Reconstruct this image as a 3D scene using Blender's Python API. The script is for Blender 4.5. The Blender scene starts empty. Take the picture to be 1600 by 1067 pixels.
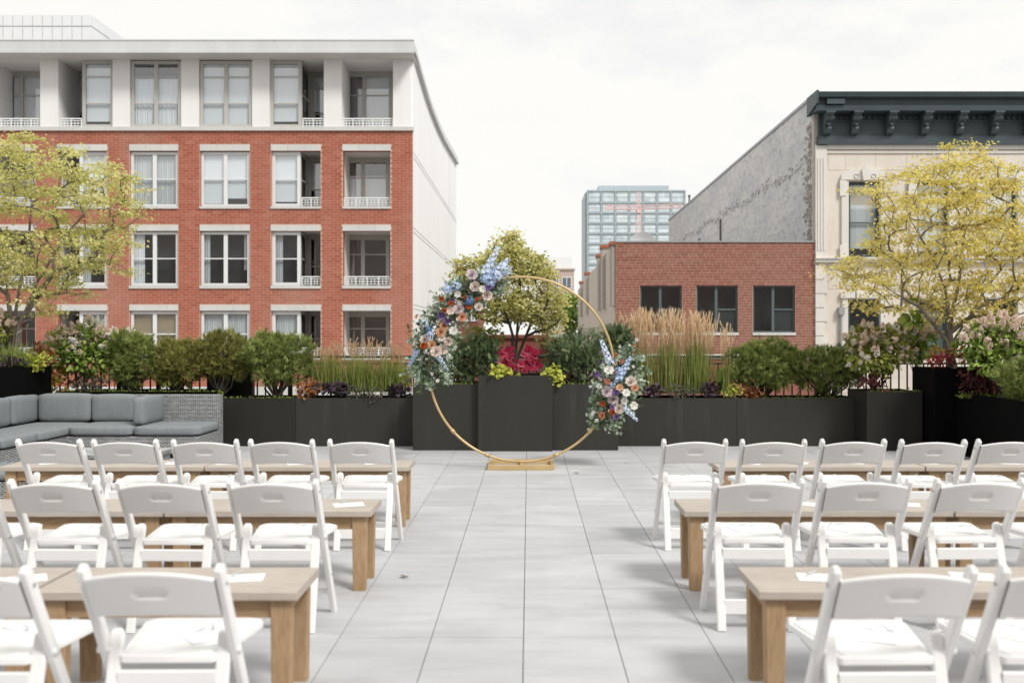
import bpy, math, random
import numpy as np
from mathutils import Vector, Matrix

# ------------------------------------------------------------------ camera, sky, sun, exposure
S = bpy.context.scene
COL = S.collection
R = math.radians
F, CX, CY, EYE = 1490.0, 826.0, 523.0, 1.5      # focal length and vanishing point in 1600 px units, eye height

cam_d = bpy.data.cameras.new('camera')
cam = bpy.data.objects.new('camera', cam_d)
COL.objects.link(cam)
cam.location = (0, 0, EYE)
cam.rotation_euler = (R(90), 0, 0)
cam_d.sensor_width = 36
cam_d.lens = 36 * F / 1600
cam_d.shift_x = -(CX - 800) / 1600
cam_d.shift_y = (CY - 533.5) / 1600
cam_d.clip_end = 3000
cam_d.dof.use_dof = True
cam_d.dof.focus_distance = 11.2
cam_d.dof.aperture_fstop = 2.2
S.camera = cam

SUN_EL, SUN_AZ = 47.0, 137.0                    # azimuth clockwise from +Y (ahead): behind the camera, to the right
sun_d = bpy.data.lights.new('sun', 'SUN')
sun_d.energy = 2.3
sun_d.angle = R(14)
sun_d.color = (1.0, 0.975, 0.94)
sun = bpy.data.objects.new('sun', sun_d)
COL.objects.link(sun)
to_sun = Vector((math.sin(R(SUN_AZ)) * math.cos(R(SUN_EL)), math.cos(R(SUN_AZ)) * math.cos(R(SUN_EL)), math.sin(R(SUN_EL))))
sun.rotation_euler = to_sun.to_track_quat('Z', 'Y').to_euler()
sun.location = to_sun * 40

W = bpy.data.worlds.new('World')
S.world = W
W.use_nodes = True
wn, wl = W.node_tree.nodes, W.node_tree.links
wn.clear()
w_out = wn.new('ShaderNodeOutputWorld')
w_bg = wn.new('ShaderNodeBackground')
w_sky = wn.new('ShaderNodeTexSky')
w_sky.sky_type = 'NISHITA'
w_sky.sun_disc = False
w_sky.sun_elevation = R(SUN_EL)
w_sky.sun_rotation = R(SUN_AZ)
w_sky.air_density = 1.0
w_sky.dust_density = 2.0
w_tc = wn.new('ShaderNodeTexCoord')
w_map = wn.new('ShaderNodeMapping')
w_map.inputs['Scale'].default_value = (1, 1, 2.6)
w_map.inputs['Location'].default_value = (0.35, 0.2, 0.1)
w_noise = wn.new('ShaderNodeTexNoise')
w_noise.inputs['Scale'].default_value = 3.2
w_noise.inputs['Detail'].default_value = 8
w_noise.inputs['Roughness'].default_value = 0.55
w_ramp = wn.new('ShaderNodeValToRGB')            # cloud cover
w_ramp.color_ramp.elements[0].position = 0.30
w_ramp.color_ramp.elements[0].color = (0.80, 0.80, 0.80, 1)
w_ramp.color_ramp.elements[1].position = 0.46
w_ramp.color_ramp.elements[1].color = (1, 1, 1, 1)
w_cl = wn.new('ShaderNodeValToRGB')              # brightness within the cloud
w_cl.color_ramp.elements[0].position = 0.40
w_cl.color_ramp.elements[0].color = (0.775, 0.770, 0.747, 1)
w_cl.color_ramp.elements[1].position = 0.60
w_cl.color_ramp.elements[1].color = (0.764, 0.759, 0.738, 1)
w_scale = wn.new('ShaderNodeVectorMath')
w_scale.operation = 'SCALE'
w_scale.inputs['Scale'].default_value = 10.0     # clouds in the sky texture's own units, before the strength of 0.1
w_mix = wn.new('ShaderNodeMix')
w_mix.data_type = 'RGBA'
wl.new(w_tc.outputs['Generated'], w_map.inputs['Vector'])
wl.new(w_map.outputs['Vector'], w_noise.inputs['Vector'])
wl.new(w_noise.outputs['Fac'], w_ramp.inputs['Fac'])
wl.new(w_noise.outputs['Fac'], w_cl.inputs['Fac'])
wl.new(w_cl.outputs['Color'], w_scale.inputs[0])
wl.new(w_ramp.outputs['Color'], w_mix.inputs['Factor'])
wl.new(w_sky.outputs['Color'], w_mix.inputs['A'])
wl.new(w_scale.outputs['Vector'], w_mix.inputs['B'])
wl.new(w_mix.outputs['Result'], w_bg.inputs['Color'])
w_bg.inputs['Strength'].default_value = 0.1
wl.new(w_bg.outputs['Background'], w_out.inputs['Surface'])

S.view_settings.view_transform = 'Standard'
S.view_settings.look = 'None'
S.view_settings.gamma = 1
S.view_settings.use_curve_mapping = False
S.view_settings.exposure = 0.36
S.render.engine = 'CYCLES'
S.cycles.use_denoising = True
S.cycles.max_bounces = 8
S.cycles.transparent_max_bounces = 16
S.cycles.caustics_reflective = False
S.cycles.caustics_refractive = False

rng = np.random.default_rng(7)
random.seed(7)

# ------------------------------------------------------------------ helpers
def pt(px, py, y):
    """photo pixel (1600 wide) at depth y -> world point"""
    return np.array([(px - CX) * y / F, y, EYE - (py - CY) * y / F])
def PX(px, y): return (px - CX) * y / F
def PZ(py, y): return EYE - (py - CY) * y / F

def link(o, parent=None):
    COL.objects.link(o)
    if parent is not None:
        o.parent = parent
        if parent.type == 'EMPTY' and parent.parent is None:
            o.location = -parent.location
    return o
def tag(o, label=None, cat=None, group=None, kind=None):
    if label: o['label'] = label
    if cat: o['category'] = cat
    if group: o['group'] = group
    if kind: o['kind'] = kind
    return o
def thing(name, label, cat, loc=(0, 0, 0), group=None, rz=0):
    o = bpy.data.objects.new(name, None)
    o.empty_display_size = 0.1
    COL.objects.link(o)
    o.location = loc
    o.rotation_euler = (0, 0, rz)
    return tag(o, label, cat, group)

class MB:
    """collects faces in world (or local) coordinates and links them as one mesh object"""
    def __init__(s): s.v, s.f = [], []
    def box(s, x0, x1, y0, y1, z0, z1, skip=''):
        n = len(s.v)
        s.v += [(x0,y0,z0),(x1,y0,z0),(x1,y1,z0),(x0,y1,z0),(x0,y0,z1),(x1,y0,z1),(x1,y1,z1),(x0,y1,z1)]
        for k, q in (('b',(3,2,1,0)),('t',(4,5,6,7)),('f',(0,1,5,4)),('r',(1,2,6,5)),('k',(2,3,7,6)),('l',(3,0,4,7))):
            if k not in skip: s.f.append(tuple(n+i for i in q))
        return s
    def quad(s, a, b, c, d):
        n = len(s.v); s.v += [tuple(a), tuple(b), tuple(c), tuple(d)]; s.f.append((n, n+1, n+2, n+3)); return s
    def beam(s, p0, p1, w, d, side=(1,0,0), ch=0.2, caps=True, taper=1.0, dome=0.0):
        """bar with chamfered edges from p0 to p1; w across 'side', d across the third direction"""
        p0, p1 = Vector(p0), Vector(p1)
        ax = (p1-p0).normalized(); sd = Vector(side); sd = (sd - ax*sd.dot(ax)).normalized(); th = ax.cross(sd)
        c = ch*min(w, d)
        prof = [(w/2-c,-d/2),(w/2,-d/2+c),(w/2,d/2-c),(w/2-c,d/2),(-w/2+c,d/2),(-w/2,d/2-c),(-w/2,-d/2+c),(-w/2+c,-d/2)]
        rings = [(p0, 1.0), (p1, taper)]
        if dome:
            rings = [(p0, 1.0), (p1-ax*dome, taper), (p1-ax*dome*0.45, taper*0.86), (p1, taper*0.45)]
        n = len(s.v)
        for p, k in rings:
            for a, b in prof: s.v.append(tuple(p + sd*a*k + th*b*k))
        m = len(prof)
        for r in range(len(rings)-1):
            for i in range(m):
                j = (i+1) % m
                s.f.append((n+r*m+i, n+r*m+j, n+(r+1)*m+j, n+(r+1)*m+i))
        if caps:
            s.f.append(tuple(n+i for i in range(m))[::-1])
            s.f.append(tuple(n+(len(rings)-1)*m+i for i in range(m)))
        return s
    def tube(s, pts, rad, k=6, caps=True):
        pts = [Vector(p) for p in pts]
        if not hasattr(rad, '__len__'): rad = [rad]*len(pts)
        n = len(s.v); ref = Vector((0.31,0.22,0.93))
        for i, p in enumerate(pts):
            a = pts[max(i-1,0)]; b = pts[min(i+1,len(pts)-1)]
            ax = (b-a).normalized()
            if abs(ax.dot(ref)) > 0.95: u = ax.cross(Vector((1,0,0))).normalized()
            else: u = ax.cross(ref).normalized()
            w = ax.cross(u)
            for j in range(k):
                t = 2*math.pi*j/k
                s.v.append(tuple(p + (u*math.cos(t)+w*math.sin(t))*rad[i]))
        for i in range(len(pts)-1):
            for j in range(k):
                j2 = (j+1) % k
                s.f.append((n+i*k+j, n+i*k+j2, n+(i+1)*k+j2, n+(i+1)*k+j))
        if caps:
            s.f.append(tuple(n+j for j in range(k))[::-1])
            s.f.append(tuple(n+(len(pts)-1)*k+j for j in range(k)))
        return s
    def prism(s, outline, axis, a0, a1):
        """outline: 2-D points; axis 'x': points are (y,z), extruded along x from a0 to a1, and so on"""
        n = len(s.v); m = len(outline)
        for a in (a0, a1):
            for p, q in outline:
                s.v.append({'x':(a,p,q),'y':(p,a,q),'z':(p,q,a)}[axis])
        s.f.append(tuple(n+i for i in range(m))); s.f.append(tuple(n+m+i for i in range(m))[::-1])
        for i in range(m):
            j = (i+1) % m
            s.f.append((n+i, n+m+i, n+m+j, n+j))
        return s
    def rbox(s, x0, x1, y0, y1, z0, z1, r, n=5, puff=0.0):
        """rounded, slightly puffed box"""
        c = np.array([(x0+x1)/2,(y0+y1)/2,(z0+z1)/2]); h = np.array([x1-x0,y1-y0,z1-z0])/2
        t = np.linspace(-1, 1, n+1)
        t = np.sign(t)*np.abs(t)**0.8
        for ax in range(3):
            for sg in (-1, 1):
                base = len(s.v)
                u, w = [(1,2),(2,0),(0,1)][ax]
                for a in t:
                    for b in t:
                        p = np.zeros(3); p[ax] = sg; p[u] = a; p[w] = b
                        q = p*h
                        inner = np.clip(q, -(h-r), h-r)
                        d = q-inner; L = np.linalg.norm(d)
                        if L > 0: q = inner + d/L*r
                        if puff:
                            q[ax] += sg*puff*(1-a*a)*(1-b*b)
                        s.v.append(tuple(c+q))
                for i in range(n):
                    for j in range(n):
                        k = base+i*(n+1)+j
                        q = (k, k+n+1, k+n+2, k+1)
                        s.f.append(q if sg > 0 else q[::-1])
        return s
    def mesh(s, name, mat, smooth=False):
        me = bpy.data.meshes.new(name)
        me.from_pydata(s.v, [], s.f)
        if mat is not None: me.materials.append(mat)
        if smooth is True:
            me.polygons.foreach_set('use_smooth', [True]*len(me.polygons))
        elif smooth:
            me.polygons.foreach_set('use_smooth', [True]*len(me.polygons))
            me.set_sharp_from_angle(angle=R(smooth))
        me.update()
        return me
    def build(s, name, mat, parent=None, smooth=False, weld=False):
        me = s.mesh(name, mat, smooth)
        if weld:
            import bmesh
            bm = bmesh.new(); bm.from_mesh(me); bmesh.ops.remove_doubles(bm, verts=bm.verts, dist=1e-5)
            bm.to_mesh(me); bm.free()
        o = bpy.data.objects.new(name, me)
        return link(o, parent)

def np_mesh(name, V, loops, sizes, mat, smooth=False):
    me = bpy.data.meshes.new(name)
    V = np.asarray(V, dtype=np.float32); loops = np.asarray(loops, dtype=np.int32); sizes = np.asarray(sizes, dtype=np.int32)
    me.vertices.add(len(V)); me.vertices.foreach_set('co', V.ravel())
    me.loops.add(len(loops)); me.loops.foreach_set('vertex_index', loops)
    me.polygons.add(len(sizes))
    st = np.zeros(len(sizes), dtype=np.int32); st[1:] = np.cumsum(sizes)[:-1]
    me.polygons.foreach_set('loop_start', st)
    if smooth: me.polygons.foreach_set('use_smooth', np.ones(len(sizes), dtype=bool))
    me.materials.append(mat)
    me.update(calc_edges=True)
    me.validate()
    return me
def nrm(a): return a/np.maximum(np.linalg.norm(a, axis=-1, keepdims=True), 1e-9)

LEAF_DIAMOND = np.array([(0,0,0),(0.45,0.5,0.10),(1,0,-0.06),(0.45,-0.5,0.10)])
LEAF_OVAL = np.array([(0,0,0),(0.25,0.42,0.06),(0.65,0.42,0.05),(1,0,-0.08),(0.65,-0.42,0.05),(0.25,-0.42,0.06)])
LEAF_ROUND = np.array([(0,0,0),(0.18,0.40,0.04),(0.55,0.52,0.06),(0.88,0.32,0.0),(1,0,-0.04),(0.88,-0.32,0.0),(0.55,-0.52,0.06),(0.18,-0.40,0.04)])
LEAF_MAPLE = np.array([(0,0,0),(0.10,0.28,0.02),(0.45,0.55,0.04),(0.48,0.22,0.05),(1,0,-0.10),(0.48,-0.22,0.05),(0.45,-0.55,0.04),(0.10,-0.28,0.02)])
LEAF_NEEDLE = np.array([(0,0.5,0),(0.6,0.42,0),(1,0,0),(0.6,-0.42,0),(0,-0.5,0)])
def leaf_mesh(name, P, D, U, L, Wd, mat, tpl=LEAF_DIAMOND, tint=None):
    """one flat or folded leaf (an n-gon) for each point: D along it, U its upper side"""
    P = np.asarray(P); N = len(P); D = nrm(D); Sd = nrm(np.cross(D, U)); U2 = np.cross(Sd, D)
    L = np.broadcast_to(np.asarray(L, float), (N,)); Wd = np.broadcast_to(np.asarray(Wd, float), (N,))
    k = len(tpl)
    V = (P[:,None,:] + D[:,None,:]*(L[:,None]*tpl[None,:,0])[...,None] + Sd[:,None,:]*(Wd[:,None]*tpl[None,:,1])[...,None]
         + U2[:,None,:]*(L[:,None]*tpl[None,:,2])[...,None])
    me = np_mesh(name, V.reshape(-1,3), np.arange(N*k), np.full(N, k), mat)
    if tint is None: tint = rng.uniform(0, 1, N)
    at = me.attributes.new('tint', 'FLOAT', 'POINT')
    if len(me.vertices) == N*k: at.data.foreach_set('value', np.repeat(np.asarray(tint, dtype=np.float32), k))
    return me
def leaves(name, P, D, U, L, Wd, mat, parent, tpl=LEAF_DIAMOND, kind='stuff', tint=None):
    o = bpy.data.objects.new(name, leaf_mesh(name, P, D, U, L, Wd, mat, tpl, tint))
    if kind: o['kind'] = kind
    return link(o, parent)
def rdir(n, up=0.0):
    d = rng.normal(size=(n,3)); d[:,2] += up
    return nrm(d)
def tubes_np(name, A, B, ra, rb, mat, parent, k=5, kind=None):
    """one tapered bar for each pair of points, in one mesh (twigs, stems)"""
    A, B = np.asarray(A, float), np.asarray(B, float); N = len(A)
    ax = nrm(B-A); ref = np.where(np.abs(ax[:,2:3])>0.9, np.array([[1.,0,0]]), np.array([[0,0,1.]]))
    u = nrm(np.cross(ax, ref)); w = np.cross(ax, u)
    t = np.linspace(0, 2*np.pi, k, endpoint=False)
    ring = u[:,None,:]*np.cos(t)[None,:,None] + w[:,None,:]*np.sin(t)[None,:,None]
    ra = np.broadcast_to(np.asarray(ra,float),(N,)); rb = np.broadcast_to(np.asarray(rb,float),(N,))
    V = np.concatenate([A[:,None,:]+ring*ra[:,None,None], B[:,None,:]+ring*rb[:,None,None]], axis=1)
    i = np.arange(k); j = (i+1) % k
    q = np.stack([i, j, j+k, i+k], axis=1).ravel()
    loops = (np.arange(N)[:,None]*2*k + q[None,:]).ravel()
    me = np_mesh(name, V.reshape(-1,3), loops, np.full(N*k, 4), mat, True)
    o = bpy.data.objects.new(name, me)
    if kind: o['kind'] = kind
    return link(o, parent)
def copy_tree(o, parent=None):
    c = o.copy(); COL.objects.link(c)
    if parent is not None: c.parent = parent
    for ch in list(o.children): copy_tree(ch, c)
    return c

# ------------------------------------------------------------------ materials
class NT:
    def __init__(s, name):
        s.m = bpy.data.materials.new(name); s.m.use_nodes = True
        s.n, s.l = s.m.node_tree.nodes, s.m.node_tree.links
        s.p = s.n['Principled BSDF']; s.out = s.n['Material Output']
    def new(s, t, **kw):
        n = s.n.new(t)
        for k, v in kw.items(): setattr(n, k, v)
        return n
    def ln(s, a, b): s.l.new(a, b)
    def noise(s, scale, detail=4, vec=None, rough=0.55):
        n = s.new('ShaderNodeTexNoise'); n.inputs['Scale'].default_value = scale; n.inputs['Detail'].default_value = detail
        n.inputs['Roughness'].default_value = rough
        if vec is not None: s.ln(vec, n.inputs['Vector'])
        return n.outputs['Fac']
    def coord(s, out='Object', scale=(1,1,1)):
        tc = s.new('ShaderNodeTexCoord'); mp = s.new('ShaderNodeMapping'); mp.inputs['Scale'].default_value = scale
        s.ln(tc.outputs[out], mp.inputs['Vector']); return mp.outputs['Vector']
    def world(s, scale=(1,1,1)):
        g = s.new('ShaderNodeNewGeometry'); mp = s.new('ShaderNodeMapping'); mp.inputs['Scale'].default_value = scale
        s.ln(g.outputs['Position'], mp.inputs['Vector']); return mp.outputs['Vector']
    def ramp(s, fac, stops):
        r = s.new('ShaderNodeValToRGB'); e = r.color_ramp.elements
        while len(e) < len(stops): e.new(0.5)
        for i, (p, c) in enumerate(stops):
            e[i].position = p; e[i].color = (*c, 1) if len(c) == 3 else c
        s.ln(fac, r.inputs['Fac']); return r.outputs['Color']
    def mix(s, fac, a, b, mode='MIX'):
        m = s.new('ShaderNodeMix', data_type='RGBA', blend_type=mode)
        for key, v in (('Factor', fac), ('A', a), ('B', b)):
            if hasattr(v, 'is_linked') or hasattr(v, 'links'): s.ln(v, m.inputs[key])
            elif key == 'Factor': m.inputs[key].default_value = v
            else: m.inputs[key].default_value = (*v, 1)
        return m.outputs['Result']
    def rand(s):
        """a number for each object and each loose piece of a mesh"""
        g = s.new('ShaderNodeNewGeometry'); oi = s.new('ShaderNodeObjectInfo')
        a = s.new('ShaderNodeMath', operation='ADD'); f = s.new('ShaderNodeMath', operation='FRACT')
        s.ln(g.outputs['Random Per Island'], a.inputs[0]); s.ln(oi.outputs['Random'], a.inputs[1]); s.ln(a.outputs[0], f.inputs[0])
        return f.outputs[0]
    def bump(s, h, strength=0.3, dist=0.01):
        b = s.new('ShaderNodeBump'); b.inputs['Strength'].default_value = strength; b.inputs['Distance'].default_value = dist
        s.ln(h, b.inputs['Height']); s.ln(b.outputs['Normal'], s.p.inputs['Normal'])
    def set(s, color=None, rough=None, metal=None, spec=None):
        if color is not None:
            if hasattr(color, 'links'): s.ln(color, s.p.inputs['Base Color'])
            else: s.p.inputs['Base Color'].default_value = (*color, 1)
        if rough is not None: s.p.inputs['Roughness'].default_value = rough
        if metal is not None: s.p.inputs['Metallic'].default_value = metal
        if spec is not None: s.p.inputs['Specular IOR Level'].default_value = spec
        return s.m

def plain(name, c1, c2=None, scale=3.0, rough=0.7, bump=0.0, bscale=40, metal=0, spec=0.4, stretch=(1,1,1)):
    t = NT(name)
    if c2 is None: c2 = tuple(c*0.85 for c in c1)
    v = t.world(stretch)
    n = t.noise(scale, 5, v)
    t.set(t.ramp(n, [(0.30, c1), (0.70, c2)]), rough, metal, spec)
    if bump: t.bump(t.noise(bscale, 3, v), bump, 0.01)
    return t.m
def leaf_mat(name, cols, trans=0.35, rough=0.55, clump=None, use_tint=True):
    """leaf colour differs from leaf to leaf; light passes through the blades"""
    t = NT(name)
    n = len(cols)
    fac = t.rand()
    if use_tint:
        a_ = t.new('ShaderNodeAttribute'); a_.attribute_name = 'tint'
        m1 = t.new('ShaderNodeMath', operation='MULTIPLY'); m1.inputs[1].default_value = 0.72; t.ln(a_.outputs['Fac'], m1.inputs[0])
        m2 = t.new('ShaderNodeMath', operation='MULTIPLY_ADD'); m2.inputs[1].default_value = 0.28; t.ln(fac, m2.inputs[0]); t.ln(m1.outputs[0], m2.inputs[2]); fac = m2.outputs[0]
    cols = sorted(cols, key=lambda q: sum(q)) if use_tint else cols
    c = t.ramp(fac, [(i/(n-1) if n > 1 else 0, cc) for i, cc in enumerate(cols)])
    if clump:
        c = t.mix(t.ramp(t.noise(clump[0], 2, t.world()), [(0.42, (0,0,0)), (0.62, (1,1,1))]), c, clump[1], 'MULTIPLY')
    t.set(c, rough, 0, 0.25)
    tr = t.new('ShaderNodeBsdfTranslucent'); t.ln(c, tr.inputs['Color'])
    mx = t.new('ShaderNodeMixShader'); mx.inputs['Fac'].default_value = trans
    t.ln(t.p.outputs['BSDF'], mx.inputs[1]); t.ln(tr.outputs['BSDF'], mx.inputs[2]); t.ln(mx.outputs['Shader'], t.out.inputs['Surface'])
    return t.m
def brick_mat(name, cols, stain):
    t = NT(name)
    c = t.ramp(t.rand(), [(i/(len(cols)-1), cc) for i, cc in enumerate(cols)])
    c = t.mix(t.ramp(t.noise(0.35, 4, t.world((1,1,0.35))), [(0.50, (0,0,0)), (0.74, (0.5,)*3)]), c, stain)
    c = t.mix(t.ramp(t.noise(9, 3, t.world()), [(0.3, (0.0,)*3), (0.8, (0.22,)*3)]), c, (0.1,0.04,0.03))
    t.set(c, 0.85, 0, 0.2); t.bump(t.noise(60, 2, t.world()), 0.3, 0.01)
    return t.m
def glass_mat(name, tint, refl=0.12):
    t = NT(name)
    t.n.remove(t.p)
    tr = t.new('ShaderNodeBsdfTransparent'); tr.inputs['Color'].default_value = (*tint, 1)
    gl = t.new('ShaderNodeBsdfGlossy'); gl.inputs['Roughness'].default_value = 0.02; gl.inputs['Color'].default_value = (1,1,1,1)
    mx = t.new('ShaderNodeMixShader'); mx.inputs[0].default_value = refl; t.ln(tr.outputs[0], mx.inputs[1]); t.ln(gl.outputs[0], mx.inputs[2])
    t.ln(mx.outputs[0], t.out.inputs['Surface'])
    return t.m
def wood_mat(name, c1, c2, c3, axis_scale):
    t = NT(name)
    v = t.coord('Object', axis_scale)
    g = t.noise(9, 6, v, 0.6)
    c = t.ramp(g, [(0.25, c1), (0.5, c2), (0.75, c3)])
    c = t.mix(t.ramp(t.noise(3, 3, t.world()), [(0.45, (0,0,0)), (0.75, (0.5,)*3)]), c, tuple(x*0.7 for x in c2))
    t.set(c, 0.62, 0, 0.3); t.bump(g, 0.25, 0.004)
    return t.m
def wicker_mat(name):
    t = NT(name)
    v = t.world()
    sx = t.new('ShaderNodeSeparateXYZ'); t.ln(v, sx.inputs[0])
    s1 = t.new('ShaderNodeMath', operation='ADD'); t.ln(sx.outputs['X'], s1.inputs[0]); t.ln(sx.outputs['Y'], s1.inputs[1])
    cb = t.new('ShaderNodeCombineXYZ'); t.ln(s1.outputs[0], cb.inputs['X']); t.ln(sx.outputs['Z'], cb.inputs['Y'])
    b = t.new('ShaderNodeTexBrick'); t.ln(cb.outputs[0], b.inputs['Vector'])
    b.inputs['Scale'].default_value = 1.0; b.inputs['Brick Width'].default_value = 0.055; b.inputs['Row Height'].default_value = 0.017
    b.inputs['Mortar Size'].default_value = 0.0045; b.inputs['Mortar Smooth'].default_value = 0.6
    b.inputs['Color1'].default_value = (0.52,0.53,0.53,1); b.inputs['Color2'].default_value = (0.34,0.355,0.36,1); b.inputs['Mortar'].default_value = (0.05,0.05,0.05,1)
    t.set(b.outputs['Color'], 0.6, 0, 0.3)
    inv = t.new('ShaderNodeMath', operation='SUBTRACT'); inv.inputs[0].default_value = 1; t.ln(b.outputs['Fac'], inv.inputs[1])
    t.bump(inv.outputs[0], 0.8, 0.01)
    return t.m
def paver_mat(name):
    t = NT(name)
    r = t.rand()
    c = t.ramp(r, [(0, (0.43,0.435,0.447)), (0.35, (0.495,0.50,0.512)), (0.7, (0.475,0.478,0.488)), (1, (0.53,0.533,0.543))])
    st = t.noise(3.0, 6, t.world((0.5, 2.2, 1)), 0.62)
    c = t.mix(t.ramp(st, [(0.40, (0,0,0)), (0.68, (0.75,)*3)]), c, (0.375,0.378,0.386))
    st2 = t.noise(1.3, 5, t.world((1, 1, 1)), 0.6)
    c = t.mix(t.ramp(st2, [(0.50, (0,0,0)), (0.75, (0.7,)*3)]), c, (0.57,0.57,0.575))
    sp = t.noise(70, 2, t.world())
    c = t.mix(t.ramp(sp, [(0.66, (0,0,0)), (0.75, (0.4,)*3)]), c, (0.36,0.36,0.36))
    t.set(c, 0.55, 0, 0.35); t.bump(st, 0.06, 0.01)
    return t.m
def painted_brick_mat(name):
    t = NT(name)
    v = t.world()
    sx = t.new('ShaderNodeSeparateXYZ'); t.ln(v, sx.inputs[0])
    cb = t.new('ShaderNodeCombineXYZ'); t.ln(sx.outputs['Y'], cb.inputs['X']); t.ln(sx.outputs['Z'], cb.inputs['Y'])
    b = t.new('ShaderNodeTexBrick'); t.ln(cb.outputs[0], b.inputs['Vector'])
    b.inputs['Scale'].default_value = 1; b.inputs['Brick Width'].default_value = 0.22; b.inputs['Row Height'].default_value = 0.075; b.inputs['Mortar Size'].default_value = 0.012
    b.inputs['Color1'].default_value = (0.70,0.70,0.70,1); b.inputs['Color2'].default_value = (0.61,0.61,0.62,1); b.inputs['Mortar'].default_value = (0.45,0.45,0.46,1)
    c = t.mix(t.ramp(t.noise(0.7, 8, t.world((1,0.35,1)), 0.7), [(0.42, (0,0,0)), (0.58, (0.9,)*3)]), b.outputs['Color'], (0.70,0.68,0.66))
    c = t.mix(t.ramp(t.noise(5.0, 8, t.world((1,0.35,0.7)), 0.85), [(0.50, (0,0,0)), (0.60, (0.8,)*3)]), c, (0.36,0.365,0.37))
    c = t.mix(t.ramp(t.noise(2.2, 4, t.world((1,0.2,2))), [(0.6, (0,0,0)), (0.8, (0.6,)*3)]), c, (0.80,0.79,0.78))
    t.set(c, 0.9, 0, 0.15); t.bump(b.outputs['Fac'], 0.3, 0.02)
    return t.m
def stone_mat(name, c1, c2, c3):
    t = NT(name)
    c = t.ramp(t.noise(0.9, 6, t.world((1,1,0.6)), 0.6), [(0.3, c1), (0.5, c2), (0.72, c3)])
    c = t.mix(t.ramp(t.rand(), [(0, (0,0,0)), (1, (0.3,)*3)]), c, tuple(x*0.82 for x in c2))
    c = t.mix(t.ramp(t.noise(6, 4, t.world((1,1,0.3))), [(0.55, (0,0,0)), (0.8, (0.4,)*3)]), c, tuple(x*0.7 for x in c2))
    t.set(c, 0.85, 0, 0.2); t.bump(t.noise(25, 3, t.world()), 0.2, 0.02)
    return t.m

M = {}
M['paver'] = paver_mat('porcelain paver')
M['slab'] = plain('slab under pavers', (0.20,0.20,0.20), (0.13,0.13,0.13))
M['street'] = plain('street asphalt', (0.32,0.32,0.31), (0.27,0.27,0.265), 0.5, 0.9)
t_ = NT('white resin')
c_ = t_.mix(t_.ramp(t_.noise(38, 4, t_.world((1,1,0.5)), 0.7), [(0.64, (0,0,0)), (0.74, (0.55,)*3)]), (0.825,0.82,0.81), (0.62,0.60,0.57))
c_ = t_.mix(t_.ramp(t_.noise(5, 4, t_.world()), [(0.4, (0,0,0)), (0.75, (0.6,)*3)]), c_, (0.775,0.765,0.75))
M['chair'] = t_.set(c_, 0.36, 0, 0.5)
M['bolt'] = plain('steel bolt', (0.45,0.45,0.45), (0.35,0.35,0.35), 5, 0.35, metal=0.9)
M['paper'] = plain('white card', (0.88,0.88,0.87), (0.86,0.86,0.85), 5, 0.7)
M['ribbon'] = plain('grey blue ribbon', (0.30,0.36,0.37), (0.50,0.52,0.52), 30, 0.6)
M['wood_top'] = wood_mat('sky greyed bench top', (0.39,0.335,0.28), (0.46,0.405,0.35), (0.51,0.46,0.41), (0.8,9,9))  # greyer than the legs: sky sheen put into the seat colour
M['wood'] = wood_mat('bench wood', (0.30,0.185,0.095), (0.40,0.265,0.15), (0.47,0.335,0.21), (1.2,9,9))
M['wood_leg'] = wood_mat('bench leg wood', (0.30,0.185,0.095), (0.40,0.265,0.15), (0.45,0.33,0.215), (9,9,1.2))
M['gold'] = plain('gold painted steel', (0.60,0.43,0.22), (0.53,0.37,0.18), 6, 0.42, metal=0.25)
t_ = NT('dark olive planter')
c_ = t_.ramp(t_.noise(1.5, 4, t_.world((1,1,0.4))), [(0.3, (0.034,0.0335,0.027)), (0.7, (0.028,0.028,0.023))])
c_ = t_.mix(t_.ramp(t_.noise(7, 6, t_.world((1,1,0.10)), 0.65), [(0.56, (0,0,0)), (0.72, (0.35,)*3)]), c_, (0.075,0.073,0.062))
c_ = t_.mix(t_.ramp(t_.noise(60, 3, t_.world()), [(0.70, (0,0,0)), (0.78, (0.5,)*3)]), c_, (0.12,0.118,0.105))
M['planter'] = t_.set(c_, 0.5, 0, 0.35)
M['planter_shaded'] = plain('shaded planter', (0.004,0.004,0.004), (0.003,0.003,0.003), 1.5, 0.75, spec=0.06)  # same planters in shade: the darkness is put into the colour
M['planter_dim'] = plain('dimmed planter', (0.022,0.022,0.019), (0.018,0.018,0.016), 1.5, 0.5, spec=0.3)  # planters towards the edges: dimmer light put into the colour
M['soil'] = plain('soil', (0.035,0.024,0.016), (0.02,0.014,0.01), 20, 0.95, 0.6, 60)
M['rail'] = plain('black iron', (0.012,0.012,0.013), (0.018,0.018,0.018), 10, 0.45)
M['cushion'] = plain('grey blue cushion', (0.225,0.243,0.252), (0.20,0.217,0.226), 3, 0.9, 0.55, 9, spec=0.15, stretch=(3,3,1))
M['wicker'] = wicker_mat('grey wicker')
M['brick_l'] = brick_mat('red brick', [(0.36,0.102,0.060),(0.45,0.142,0.088),(0.41,0.120,0.073),(0.48,0.175,0.115)], (0.50,0.28,0.215))
M['mortar_l'] = plain('pink mortar', (0.60,0.40,0.31), (0.54,0.355,0.28), 4, 0.9)
M['brick_r'] = brick_mat('brown red brick', [(0.25,0.090,0.066),(0.31,0.120,0.09),(0.28,0.105,0.077),(0.34,0.15,0.118)], (0.34,0.18,0.15))
M['mortar_r'] = plain('tan mortar', (0.60,0.44,0.33), (0.54,0.39,0.29), 4, 0.9)
M['lime'] = stone_mat('pale limestone trim', (0.58,0.575,0.55), (0.62,0.615,0.59), (0.66,0.655,0.63))
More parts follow.
